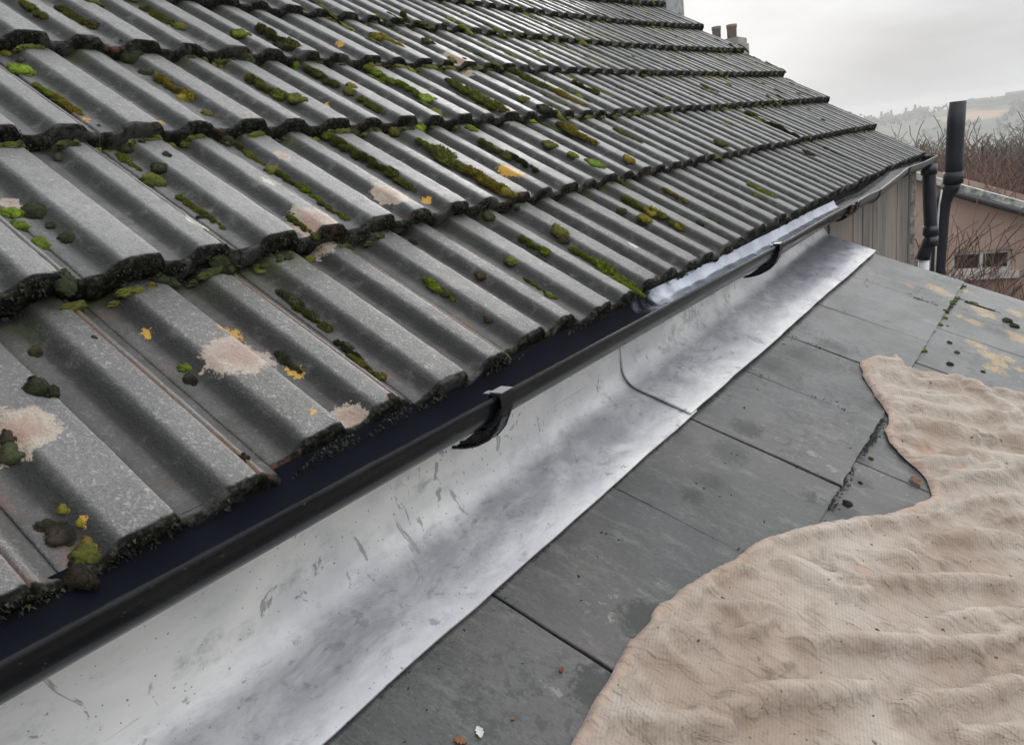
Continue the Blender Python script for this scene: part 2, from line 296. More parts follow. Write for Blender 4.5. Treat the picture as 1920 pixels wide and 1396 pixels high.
class MB:
    def __init__(s): s.v = []; s.f = []
    def add(s, V, Fc):
        n = len(s.v); s.v += [tuple(map(float, p)) for p in V]; s.f += [tuple(int(i)+n for i in q) for q in Fc]
    def box(s, x0, x1, y0, y1, z0, z1):
        s.add([(x, y, z) for x in (x0, x1) for y in (y0, y1) for z in (z0, z1)],
              [(0, 1, 3, 2), (4, 6, 7, 5), (0, 4, 5, 1), (2, 3, 7, 6), (0, 2, 6, 4), (1, 5, 7, 3)])
    def obox(s, c, ax, ay, az):            # centre and three half-axis vectors
        c, ax, ay, az = map(np.array, (c, ax, ay, az))
        s.add([c+i*ax+j*ay+k*az for i in (-1, 1) for j in (-1, 1) for k in (-1, 1)],
              [(0, 1, 3, 2), (4, 6, 7, 5), (0, 4, 5, 1), (2, 3, 7, 6), (0, 2, 6, 4), (1, 5, 7, 3)])
    def tube(s, pts, rad, n=12, caps=True, inner=None):
        pts = [np.array(p, float) for p in pts]; rad = rad if hasattr(rad, '__len__') else [rad]*len(pts)
        b = len(s.v); ref = np.array([.31, .17, .93])
        for i, p in enumerate(pts):
            d = pts[min(i+1, len(pts)-1)]-pts[max(i-1, 0)]; d /= np.linalg.norm(d)+1e-9
            if abs(d@ref) > .95: ref = np.array([1., 0, 0])
            a = np.cross(d, ref); a /= np.linalg.norm(a); c = np.cross(d, a)
            for k in range(n):
                t = 2*math.pi*k/n; s.v.append(tuple(p+rad[i]*(a*math.cos(t)+c*math.sin(t))))
        for i in range(len(pts)-1):
            for k in range(n):
                k2 = (k+1) % n; s.f.append((b+i*n+k, b+i*n+k2, b+(i+1)*n+k2, b+(i+1)*n+k))
        if caps:
            s.f.append(tuple(b+k for k in range(n-1, -1, -1))); s.f.append(tuple(b+(len(pts)-1)*n+k for k in range(n)))
    def build(s, name, m, parent=None, smooth=False, label=None):
        return make(name, s.v, s.f, m, parent, smooth, label=label)
def grid_faces(nr, nc, base=0):
    i = np.arange(nr-1)[:, None]*nc+np.arange(nc-1)[None, :]
    i = i.ravel()+base
    return np.stack([i, i+1, i+nc+1, i+nc], 1)

# ---------------------------------------------------------------- geometry constants found from the photograph
XE, ZE, AP, Y0, YV = -.57996, -.24661, .59724, 1.28615, 5.185
CO = [0, .3251, .65, .9659, 1.2676, 1.5921, 1.9118, 2.231, 2.55, 2.869, 3.188, 3.507]
def course(n, Y):                     # rib-top line of the lower edge of course n
    s = (-.00282+.0026*n); o = CO[n]; lf = (.006, .012, .003)[n] if n < 3 else 0
    return np.stack([XE-o*math.cos(AP)+0*Y, Y, ZE+o*math.sin(AP)+s*((Y-2.5)**2-2)+lf*np.clip((1.2-Y)/.8, 0, 1.3)], -1)
XW = -.632                            # wall face
BS = .37117                           # slate roof pitch
cb, sb = math.cos(BS), math.sin(BS)
def SP(s, Y, h=0.0):                  # slate roof plane: s metres below the lead edge
    Y = np.asarray(Y, float); s = np.asarray(s, float)
    return np.stack([-.47498+.02466*(Y-1.8)+s*cb+h*sb, Y+0*s, -.46566+.0155*(Y-1.8)-s*sb+h*cb], -1)
SN = np.cross([cb, 0, -sb], [.02466, 1, .0155]); SN = SN/np.linalg.norm(SN)
def on_slate(px, py, h=0.0):
    p0 = SP(0, 1.8)+SN*h; d = ray(px, py); return d*((p0@SN)/(d@SN))
def slate_uv(P):
    P = np.asarray(P); Y = P[..., 1]; s = (P[..., 0]-(-.47498+.02466*(Y-1.8)))/cb; return s, Y

# ---------------------------------------------------------------- setting: ground, hills
mg, t, b = mat('winter_grass'); co = geoco(t)
c = mixc(t, ramp(t, noise(t, co, .02, 5, .6), .4, .6), (.05, .06, .04), (.085, .085, .05))
c = mixc(t, ramp(t, noise(t, co, .05, 4), .52, .6), c, (.035, .04, .035))
c = mixc(t, ramp(t, noise(t, co, .012, 2), .60, .66), c, (.30, .17, .08))
setp(t, b, Base_Color=c, Roughness=.95)
def ground_z(x, y):
    r = np.sqrt(x*x+y*y); az = np.arctan2(x, y)
    prof = np.interp(r, [0, 14, 40, 120, 260, 420, 620, 700, 900, 1150], [-5.6, -5.6, -8, -20, -42, -26, -6.2, -7, -30, -34])
    return prof+np.where(r > 60, 2.2*fbm(np.stack([x/45, y/45, 0*x], -1), 3)*np.clip((r-60)/300, 0, 1), 0)+np.where(r > 300, 3.0*np.sin(az*3+1.1), 0)
rr = np.concatenate([np.linspace(0.0, 60, 14), np.geomspace(66, 1150, 70)]); aa = np.linspace(0, 2*math.pi, 361)
RR, AA = np.meshgrid(rr, aa, indexing='ij'); gx, gy = RR*np.sin(AA), RR*np.cos(AA); gz = ground_z(gx, gy)
put(make('ground', np.stack([gx, gy, gz], -1).reshape(-1, 3), grid_faces(len(rr), len(aa)), mg, smooth=True), kind='structure')

# ---------------------------------------------------------------- the tiled house
house = empty('house', (-3.0, 2.0, -5.6), 'old house with a mossy grey ribbed tile roof, black guttering and boarded side wall', 'house')
PR = np.array([(0, 3.6), (1, 4.6), (4, 5), (12, 5), (19, 5.2), (24, 6.3), (29, 9.2), (35, 13.6), (40, 17.2), (43.5, 19.3), (47, 20.1), (54, 20.4), (63, 20.5), (73, 20.5), (83, 20.4), (88, 20), (90.5, 18.9),
               (92.5, 15.5), (95, 10), (97.5, 6.6), (101, 5.2), (109, 5), (117, 5), (122, 5.3), (126, 6.6), (131, 10), (136.5, 14.5), (141, 17.8), (144, 19.2), (148, 19.8), (157, 19.9), (166, 19.9), (172, 19.5),
               (174, 18.4), (174.8, 13), (176.8, 13), (177.6, 17), (181, 16.4), (185, 12), (189, 8), (193, 5.8), (196, 5.2), (199, 4.2)])/1000
VR = np.array([0, .0015, .004, .008, .014, .022, .032, .044, .057, .071, .086, .102, .119, .137, .155, .173, .191, .209, .227, .245, .262, .278, .293, .306, .317, .326, .35])
TILT = .080
LICH = {'lichen_pink': [(452, 648, 62, 1.1), (40, 785, 70, .9), (662, 762, 38, .9), (590, 415, 56, .75), (735, 358, 42, .75), (533, 277, 24, .6), (860, 103, 40, .6), (955, 205, 26, .7), (1030, 240, 16, .7), (20, 355, 26, .8), (700, 15, 40, .4), (1250, 480, 12, .6)],
        'lichen_pale': [(372, 415, 32, .7), (505, 335, 18, .6), (990, 345, 16, .6), (1190, 455, 14, .6)],
        'lichen_yellow': [(440, 590, 34, .9), (560, 668, 26, .9), (510, 655, 12, .9), (281, 582, 11, 1), (300, 215, 12, 1), (235, 168, 16, 1), (803, 362, 14, 1), (955, 310, 26, .8), (920, 188, 14, .9), (975, 320, 18, .8), (1210, 412, 16, .8),
                          (165, 210, 14, 1), (385, 297, 14, 1), (350, 358, 14, .8), (155, 955, 12, 1), (1290, 268, 14, .8), (615, 178, 14, .8), (640, 70, 12, .8), (480, 215, 12, .8), (590, 770, 16, .7), (1080, 160, 10, .8), (1645, 365, 8, .8)]}
AN = np.array([math.sin(AP), 0, math.cos(AP)]); A0 = np.array([XE, 0, ZE])
def on_roof0(px, py):
    d = ray(px, py); return d*((A0@AN)/(d@AN))
LP = {k: [(on_roof0(x, y), (.93 if k == 'lichen_pink' else .85)*r/F*float(np.dot(on_roof0(x, y), fw)), asp) for x, y, r, asp in L] for k, L in LICH.items()}
def build_tiles():
    Vs = []; Fs = []; A = {k: [] for k in ('tone', 'butt', 'low', 'fresh', 'lichen_pink', 'lichen_pale', 'lichen_yellow', 'groove', 'shady', 'lap', 'moss_film')}; base = 0
    ylist = np.concatenate([[PR[0, 0]], PR[:, 0], [PR[-1, 0]]]); hl = np.concatenate([[-.022], PR[:, 1], [-.022]])
    nc = len(ylist); MB_ = 5
    D = np.array([-math.cos(AP-TILT), 0, math.sin(AP-TILT)]); Nn = np.array([math.sin(AP-TILT), 0, math.cos(AP-TILT)])
    for n in range(len(CO)-1):
        m0 = -11
        for m in range(m0, 21):
            ys = Y0-.089+.2*m
            if ys > YV-.1: continue
            dz, slip, dy, rotz = RNG.normal(0, .0009), RNG.normal(0, .0022), RNG.normal(0, .0008), RNG.normal(0, .004)
            if n == 0 and ys < .8: slip += RNG.normal(0, .003)
            vr = VR.copy(); vr[-1] = CO[n+1]-CO[n]+.03
            yy = ylist+ys+dy
            Yg = np.broadcast_to(yy, (len(vr), nc)); vg = np.broadcast_to(vr[:, None], (len(vr), nc)); hg = np.broadcast_to(hl, (len(vr), nc)).copy()
            edge = np.exp(-vg/.004)*.0035                      # worn rounded butt edge
            Bp = course(n, Yg)
            slipg = slip+(Yg-ys-.1)*rotz
            ero = .0024*fbm(np.stack([Yg*55, 0*Yg+n*7.7, 0*Yg+m*1.3], -1), 5, 3)
            P = Bp+(vg-slipg+np.where(vg < .012, ero*(1-vg/.012), 0))[..., None]*D+(hg-.020+dz-edge)[..., None]*Nn
            P = P+(fbm(P*90, 9, 3)*.0007)[..., None]*Nn
            top = P
            # lower face of the tile
            rows = []
            for k in range(1, MB_):
                q = k/(MB_-1); dep = .027*q
                hh = np.maximum(hl, .0035)
                rg = .0020*fbm(np.stack([yy*110, 0*yy+k*2.1+n*5, 0*yy+m], -1), 21, 3)
                pt = course(n, yy)+(-slipg[0]+ero[0]+.004*q+rg-.0012*math.sin(q*3.1))[:, None]*D+(hh-.020+dz-.0035-dep+(.003*fbm(np.stack([yy*70, 0*yy+n, 0*yy], -1), 31, 2) if k == MB_-1 else 0))[:, None]*Nn
                rows.append(pt)
            under = [course(n, yy)+(vv-slip)*D+(np.maximum(hl, .0035)-.020+dz-.0305)[:, None]*Nn for vv in (.05, .2)]
            full = np.concatenate([np.stack((rows+under)[::-1]), top], 0)
            nr = full.shape[0]; nb = len(rows)+len(under)
            Vs.append(full.reshape(-1, 3)); Fs.append(grid_faces(nr, nc, base)); base += nr*nc
            A['tone'].append(np.full(nr*nc, RNG.random()))
            bt = np.concatenate([np.ones((nb, nc)), np.exp(-vg/.0065)*.9+.16*np.exp(-vg/.03)], 0); A['butt'].append(bt.ravel())
            lw = np.clip(1-(hl-.005)/.008, 0, 1); A['low'].append(np.broadcast_to(lw, (nr, nc)).ravel())
            A['fresh'].append(np.full(nr*nc, 1.0 if n == 0 else .22))
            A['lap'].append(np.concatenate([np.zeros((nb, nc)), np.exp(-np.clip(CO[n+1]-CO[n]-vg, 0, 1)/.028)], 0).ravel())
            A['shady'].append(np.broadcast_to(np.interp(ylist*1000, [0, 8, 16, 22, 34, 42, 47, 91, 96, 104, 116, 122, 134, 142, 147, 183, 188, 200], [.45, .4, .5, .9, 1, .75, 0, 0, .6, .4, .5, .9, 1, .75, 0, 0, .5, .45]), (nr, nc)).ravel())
            A['moss_film'].append(np.broadcast_to(np.maximum(np.exp(-(np.abs(ylist-.180)/.008)**2), .35*np.exp(-(np.abs(ylist-.100)/.006)**2)), (nr, nc)).ravel())
            A['groove'].append(np.broadcast_to(np.exp(-((ylist-.1765)/.0035)**2), (nr, nc)).ravel())
            ff = full.reshape(-1, 3)
            for k, L in LP.items():
                a = np.zeros(len(ff))
                for c, r, asp in L:
                    if abs(c[1]-ys-.1) > .16+r: continue
                    d = ff-c; dv = d@np.array([-math.cos(AP), 0, math.sin(AP)]); dyv = d[:, 1]
                    a = np.maximum(a, np.clip(1-.5*np.sqrt((dv/(1.15*r))**2+(dyv/(r*asp*1.2))**2), 0, 1)*(np.hypot(dv, dyv) < 4*r)*1.0)
                # remap so that the value falls to 0 at about 1.3 radii
                A[k].append(np.clip((a-.33)/.67, 0, 1))
    return np.concatenate(Vs), np.concatenate(Fs), {k: np.concatenate(v) for k, v in A.items()}
TV, TF, TA = build_tiles()
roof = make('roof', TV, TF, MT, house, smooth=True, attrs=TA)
roof_bvh = BVHTree.FromPolygons([tuple(v) for v in TV.tolist()], TF.tolist())
def on_roof(px, py):
    d = Vector(ray(px, py)).normalized(); h = roof_bvh.ray_cast(Vector((0, 0, 0)), d)
    return h[0], h[1]
M_felt = simple('roof_underfelt', (.012, .012, .014), .8)
M_brick = simple('house_render', (.23, .21, .19), .9, bmp=.004)
M_ridge = simple('ridge_concrete', (.14, .14, .14), .7, bmp=.003)
topc = course(len(CO)-1, np.array([2.0]))[0]
f_ = MB()   # underlay under the tiles, and the far slope
for (n0, n1) in ((0, len(CO)-1),):
    a0 = course(n0, np.array([2.5]))[0]; a1 = course(n1, np.array([2.5]))[0]
    dn = np.array([math.sin(AP), 0, math.cos(AP)])*-.085
    a0 = a0+dn+np.array([-.05, 0, .03]); a1 = a1+dn
    f_.add([(a0[0], -.95, a0[2]), (a0[0], YV-.02, a0[2]), (a1[0], YV-.02, a1[2]), (a1[0], -.95, a1[2])], [(0, 1, 2, 3)])
    a0b = a0-np.array([0, 0, .02]); a1b = a1-np.array([0, 0, .02])
    f_.add([(a0b[0], -.95, a0b[2]), (a0b[0], YV-.02, a0b[2]), (a1b[0], YV-.02, a1b[2]), (a1b[0], -.95, a1b[2])], [(0, 3, 2, 1)])
f_.build('underlay', M_felt, house)
bk = MB(); bk.add([(topc[0]+.1, -.95, topc[2]+.01), (topc[0]+.1, YV, topc[2]+.01), (2*topc[0]-XW, YV, -.3), (2*topc[0]-XW, -.95, -.3)], [(0, 3, 2, 1)])
bk.build('back_slope', M_ridge, house)
rg = MB(); rg.tube([(topc[0]+.06, -.97, topc[2]-.05), (topc[0]+.06, YV+.01, topc[2]-.05)], .13, 14); rg.build('ridge', M_ridge, house, smooth=True)
# walls: weathered vertical boards beyond the flashing
mw, t, b = mat('weathered_grey_board'); co = geoco(t)
gr = noise(t, co, 28, 6, .65, (1, 1.2, .06), .4); c = mixc(t, ramp(t, gr, .3, .7), (.11, .10, .09), (.24, .22, .20)); c = mixc(t, M_(t, 'MULTIPLY', ramp(t, noise(t, co, 5, 5, .65, (1, 1.5, .8)), .48, .66), .6), c, (.07, .062, .055))
c = mixc(t, M_(t, 'MULTIPLY', ramp(t, noise(t, co, 2.2, 3, .5, (1, 2, .35)), .45, .6), .6), c, (.30, .235, .20))
c = mixc(t, ramp(t, noise(t, co, 70, 3, .6, (1, 2.2, .04)), .66, .72), c, (.03, .028, .026))
c = mixc(t, M_(t, 'MULTIPLY', attr(t, 'tone'), .25), c, (.10, .09, .085))
setp(t, b, Base_Color=c, Roughness=.75); bump(t, b, gr, .002)
bd = []; bf = []; bt = []; y = -.9
rw = random.Random(5)
while y < 4.98:
    w = rw.choice([.12, .19, .26, .34]) if y > 2.6 else .2
    y1 = min(y+w, 4.98); g = .0022; off = rw.uniform(0, .008); x0, x1 = XW-.03, XW+off-.004
    k = len(bd)
    bd += [(x, yy, z) for x in (x0, x1) for yy in (y+g, y1-g) for z in (-5.6, -.30)]
    bf += [tuple(i+k for i in q) for q in [(0, 1, 3, 2), (4, 6, 7, 5), (0, 4, 5, 1), (2, 3, 7, 6), (0, 2, 6, 4), (1, 5, 7, 3)]]
    bt += [rw.random()]*8; y = y1
make('wall', bd, bf, mw, house, attrs={'tone': bt}, label='side wall of grey-brown weathered vertical boards')
w2 = MB(); w2.box(-5.2, XW-.035, -.95, 4.97, -5.6, -.42); w2.build('rear_wall', M_brick, house)
for yy in (4.965, -.9):
    gab = MB(); gab.add([(XW-.04, yy, -.45), (topc[0], yy, topc[2]-.12), (2*topc[0]-XW, yy, -.45)], [(0, 1, 2)]); gab.build('gable', M_brick, house)
tr = MB(); tr.obox((XW+.006, 4.995, -2.9), (.016, 0, 0), (0, .014, 0), (0, 0, 2.58))
tr.build('corner_trim', simple('pale_corner_trim', (.42, .40, .36), .8, .5, 30, bmp=.004), house)
fa = MB(); fa.box(XW-.002, XW+.036, -.95, 5.1, -.292, -.262); fa.build('fascia', simple('black_fascia', (.010, .010, .012), .9, spec=.1), house)
vb = MB(); d = np.array([-math.cos(AP), 0, math.sin(AP)]); n_ = np.array([math.sin(AP), 0, math.cos(AP)])
vb.obox(np.array([XE, YV-.05, ZE])+d*1.95-n_*.085, d*1.92, (0, .015, 0), n_*.035); vb.build('bargeboard', simple('bargeboard_grey', (.10, .10, .10), .6), house)
# weathered chimney at the far gable, cut by the top of the picture
pa = at(1252, 12, 1, 5.32); M_lc = simple('weathered_lead_cladding', (.25, .26, .27), .5, .3, 20)
ch = MB(); ch.box(pa[0]-.35, pa[0]+.045, 5.19, 5.5, pa[2]-.9, pa[2]+.7)
cho = ch.build('chimney', M_lc, house, label='grey clad chimney at the far verge')
cc_ = MB(); cc_.box(pa[0]-.38, pa[0]+.08, 5.16, 5.53, pa[2]+.7, pa[2]+.76); cc_.build('chimney_cap', M_lc, cho)

# gutter: half-round channel that follows the eaves and sags towards the corner
GR = .037
def gz_(Y): return np.interp(Y, [-1, .125, .663, 1.948, 2.40, 2.73, 3.0, 3.24, 3.6, 3.97, 4.6, 5.12], np.array([-.252, -.261, -.267, -.279, -.277, -.281, -.281, -.288, -.276, -.262, -.280, -.284])-.0045)
GY = np.linspace(-.95, 5.12, 180); GX = -.52-GR
def channel(name, Ys, dr, m, parent, lip=True, label=None, r=GR, a0=0, a1=180):
    th = np.radians(np.linspace(a0, a1, 25)); prof = [((r+dr)*math.cos(x), -(r+dr)*math.sin(x)) for x in th]
    inn = [((r+dr-.0024)*math.cos(x), -(r+dr-.0024)*math.sin(x)) for x in th[::-1]]
    head = [(r+dr-.003, .004), (r+dr-.001, .0062), (r+dr+.002, .0062), (r+dr+.0035, .004), (r+dr+.0035, .001)] if lip else []
    pr = np.array(head+prof+inn)
    V = np.stack([np.stack([GX+pr[:, 0], np.full(len(pr), Y), gz_(Y)+pr[:, 1]], -1) for Y in Ys])
    n = len(pr); V2 = np.concatenate([V, V[:, :1]], 1).reshape(-1, 3)
    Fc = grid_faces(len(Ys), n+1).tolist(); k = (len(Ys)-1)*(n+1)
    Fc.append(list(range(n))); Fc.append([k+i for i in range(n)][::-1])
    return make(name, V2, Fc, m, parent, smooth=True, label=label)
gutter = channel('gutter', GY, 0, MP, house)
for o in (gutter,):
    md = o.modifiers.new('e', 'EDGE_SPLIT'); md.split_angle = R(50)
ec = MB(); th = np.radians(np.linspace(0, 180, 20)); zc_ = float(gz_(5.12))
rp = [(GX+(GR+.003)*math.cos(x), zc_-(GR+.003)*math.sin(x)) for x in th]+[(GX-GR-.003, zc_+.006), (GX+GR+.003, zc_+.006)]
ec.add([(x, 5.118, z) for x, z in rp]+[(x, 5.128, z) for x, z in rp], [tuple(range(len(rp)))]+[tuple(range(2*len(rp)-1, len(rp)-1, -1))]+[(i, (i+1) % len(rp), (i+1) % len(rp)+len(rp), i+len(rp)) for i in range(len(rp))])
ec.build('end_cap', MP, gutter)
YB = .672; zB = float(gz_(YB))
def cross(L): return [(float(q[0]), float(q[2])-zB) for q in (at(x, y, 1, YB) for x, y in L)]
def dens(L, n=26):
    L = np.array(L); d = np.concatenate([[0], np.cumsum(np.linalg.norm(np.diff(L, axis=0), axis=1))]); t_ = np.linspace(0, d[-1], n); return np.stack([np.interp(t_, d, L[:, 0]), np.interp(t_, d, L[:, 1])], 1)
CR_O = dens(cross([(947, 735), (950, 755), (948, 780), (940, 802), (925, 820), (903, 831), (880, 835), (858, 835)]))
CR_I = dens(cross([(922, 738), (923, 755), (919, 772), (912, 787), (901, 801), (888, 813), (874, 824), (857, 834)]))
def bracket(Y):
    mb = MB(); n = 26; z = float(gz_(Y))
    # strap hugging the channel
    for (w, ri, ro) in ((.013, GR+.0045, GR+.0085),):
        V = []
        for i in range(n+1):
            a = math.radians(-6+96*i/n)
            for (rr_, yy) in ((ri, -w), (ro, -w), (ro, w), (ri, w)): V.append((GX+rr_*math.cos(a), Y+yy, z-rr_*math.sin(a)))
        Fc = []
        for i in range(n):
            for k in range(4): Fc.append((i*4+k, i*4+(k+1) % 4, (i+1)*4+(k+1) % 4, (i+1)*4+k))
        Fc += [(0, 1, 2, 3), (n*4+3, n*4+2, n*4+1, n*4)]
        mb.add(V, Fc)
    # crescent rib that hangs below the channel (cross-section read off the photograph)
    m_ = len(CR_O); V = []
    for k in range(m_):
        o_, i_ = CR_O[k], CR_I[k]
        for (q, yy) in ((i_, -.007), (o_, -.007), (o_, .007), (i_, .007)): V.append((q[0], Y+yy, z+q[1]))
    Fc = [(k*4+c, k*4+(c+1) % 4, (k+1)*4+(c+1) % 4, (k+1)*4+c) for k in range(m_-1) for c in range(4)]+[(0, 1, 2, 3), (m_*4-1, m_*4-2, m_*4-3, m_*4-4)]
    mb.add(V, Fc)
    V = []                                                        # raised edge bead along the outer curve
    for k in range(m_): V.append(np.array([CR_O[k][0]-.001, Y, z+CR_O[k][1]+.001]))
    for yy in (-.0085, .0085): mb.tube([v_+np.array([0, yy, 0]) for v_ in V], .0025, 6)
    mb.box(GX+GR-.006, GX+GR+.0095, Y-.013, Y+.013, z+.0065, z+.0095)
    mb.box(GX+GR+.0045, GX+GR+.0095, Y-.013, Y+.013, z-.008, z+.0065)
    o = mb.build('gutter_bracket', MP, gutter)
    cl_ = MB(); cl_.box(GX+GR-.008, GX+GR+.0098, Y-.010, Y+.014, z+.0098, z+.0108); cl_.box(GX+GR-.016, GX+GR-.0075, Y-.012, Y-.002, z+.0085, z+.0097)
    return o, cl_
M_clip = simple('pale_clip', (.12, .125, .135), .35)
for Y in (.672, 1.84, -.45):
    o, cl_ = bracket(Y); cl_.build('bracket_clip', M_clip, gutter)
for (Ya, Yb) in ((2.66, 2.72), (2.745, 2.80)):
    u = channel('gutter_union', np.linspace(Ya, Yb, 4), .009, MP, gutter)
for Yc in (3.22, 4.0): channel('gutter_strap', np.linspace(Yc-.012, Yc+.012, 3), .007, MP, gutter, a0=-4, a1=170)
# the older pale grey, sun-bleached lengths near the corner
mo, t, b = mat('bleached_grey_plastic'); setp(t, b, Base_Color=mixc(t, noise(t, geoco(t), 12, 5, .6, (1, .3, 1)), (.05, .05, .05), (.16, .16, .15)), Roughness=.38)
channel('gutter_section', np.linspace(2.80, 5.115, 70), .0035, mo, gutter, label='older bleached grey length near the corner')
# added strip whose pale colour stands in for sky glints in the gutter
mtr, t, b = mat('pale_glint'); co = geoco(t)
c = mixc(t, ramp(t, noise(t, co, 9, 3, .5), .40, .62), (.30, .33, .40), (.44, .47, .54)); c = mixc(t, ramp(t, noise(t, co, 90, 3, .6), .66, .70), c, (.05, .05, .05))
yy_ = N(t, 'ShaderNodeSeparateXYZ', i_0=co).outputs['Y']; near_black = ramp(t, M_(t, 'ADD', yy_, M_(t, 'MULTIPLY_ADD', noise(t, co, 18, 3, .6), .5, -.25)), 1.18, 1.42, 1.0, 0.0); c = mixc(t, near_black, c, (.006, .007, .011))  # near half painted black to read as the dark gutter interior
setp(t, b, Base_Color=c, Roughness=ramp(t, near_black, 0, 1, .12, .75), Metallic=M_(t, 'MULTIPLY', M_(t, 'SUBTRACT', 1.0, near_black), .6)); t.links.new(ramp(t, near_black, 0, 1, .5, .04), b.inputs['Specular IOR Level']); bump(t, b, noise(t, co, 12, 2), .0012, .5)
ty = np.linspace(-.94, 2.80, 220); TVs = []
for k, Y in enumerate(ty):
    zl_ = float(gz_(Y)); w_ = .0015*fbm(np.array([[Y*8, 0, 5.]]), 3, 2)[0]
    ramp_ = 1.0
    for (x, z) in ((-.594, zl_+.012), (-.588, zl_-.004), (-.578, zl_-.012), (-.568+.014*ramp_, zl_-.0165), (-.560+.026*ramp_+w_, zl_-.019)): TVs.append((x, Y, z+w_*.4))
TVs = np.array(TVs); fa_ = grid_faces(len(ty), 5); nT = len(TVs)
make('gutter_glint_strip', np.concatenate([TVs, TVs-np.array([0, 0, .0015])]), np.concatenate([fa_, fa_[:, ::-1]+nT]), mtr, house, smooth=True)

# downpipe
M_dp = simple('blue_black_downpipe', (.014, .018, .028), .3, .2, 20)
dp = MB(); P5 = 5.03
pts = [at(1742, 312, 1, P5), at(1742, 330, 1, P5), at(1743, 380, 1, P5), at(1745, 425, 1, P5), at(1746, 440, 1, P5), at(1741, 458, 1, P5), at(1733, 474, 1, P5), at(1731, 486, 1, P5)]
dp.tube(pts, .036, 16); down = dp.build('downpipe', M_dp, house, smooth=True)
for (yy, r_) in ((318, .043), (432, .042), (452, .040)):
    q = at(1742+(3 if yy > 400 else 0), yy, 1, P5); cl_ = MB(); cl_.tube([q+np.array([0, 0, .028]), q-np.array([0, 0, .028])], r_, 16); cl_.build('pipe_collar', M_dp, down, smooth=True)
wp = MB(); q = at(1732, 484, 1, P5); wp.tube([q, q-np.array([0, 0, 4.4])], .030, 14); wp.build('lower_pipe', simple('white_pipe', (.62, .63, .64), .4), down, smooth=True, label='white pipe below the black bend')

# black soil vent pipe with its branch behind the corner
M_soil = simple('black_soil_pipe', (.010, .012, .018), .42, .3, spec=.35)
DV = 6.0
vr = empty('vent_pipe', tuple(at(1758, 505, 1, DV)), 'tall black soil vent pipe rising against the misty sky beyond the downpipe', 'pipe')
v = MB(); v.tube([at(1795, 190, 1, DV), at(1792, 240, 1, DV), at(1789, 300, 1, DV), at(1787, 345, 1, DV)], .054, 18); v.build('upper_pipe', M_soil, vr, smooth=True)
v = MB(); v.tube([at(1788, 322, 1, DV), at(1787, 344, 1, DV)], .062, 18); v.build('collar', M_soil, vr, smooth=True)
v = MB(); v.tube([at(1787, 342, 1, DV), at(1784, 352, 1, DV), at(1776, 362, 1, DV), at(1769, 378, 1, DV), at(1766, 400, 1, DV), at(1763, 440, 1, DV), at(1758, 505, 1, DV), at(1755, 640, 1, DV), at(1754, 640, 1, DV)-np.array([0, 0, 3.0])], [.05, .05, .052, .05, .048, .048, .048, .048, .048], 16)
v.build('lower_pipe', M_soil, vr, smooth=True)
v = MB(); v.tube([at(1766, 356, 1, DV-.3), at(1761, 385, 1, DV-.3), at(1757, 430, 1, DV-.3), at(1752, 520, 1, DV-.3)], .006, 6); v.build('cable', simple('white_cable', (.6, .6, .6), .5), vr, smooth=True)

# ---------------------------------------------------------------- lean-to with slates and lead
lean = empty('lean_to', (.1, 1.0, -5.6), 'low lean-to with a slate roof and shiny new lead flashing against the boarded wall', 'lean-to')
LICS = {'lichen_yellow': [(1757, 540, 26), (1770, 548, 20), (1840, 578, 22), (1852, 590, 24), (1905, 585, 22), (1905, 630, 34), (1828, 602, 20), (1830, 642, 24), (1860, 665, 30), (1865, 690, 26), (1915, 692, 16), (1875, 680, 24), (1800, 590, 14), (1890, 670, 20), (1706, 533, 12), (1810, 543, 16)],
        'lichen_pale': [(1025, 1280, 30), (1050, 1305, 26), (1525, 850, 24), (1010, 1270, 14), (1240, 1095, 22), (1150, 1160, 30), (1740, 600, 20), (1560, 880, 24), (1100, 1230, 14)],
        'grime': [(1400, 800, 34), (1370, 845, 40), (1530, 670, 60), (1560, 650, 40), (1470, 690, 50), (1335, 900, 26), (1630, 700, 46), (1585, 955, 34), (1615, 900, 24), (1215, 1165, 60), (1300, 925, 26), (1120, 1290, 60), (1620, 860, 20), (1655, 760, 24), (1870, 620, 26), (700, 1230, 60), (1520, 930, 20)]}
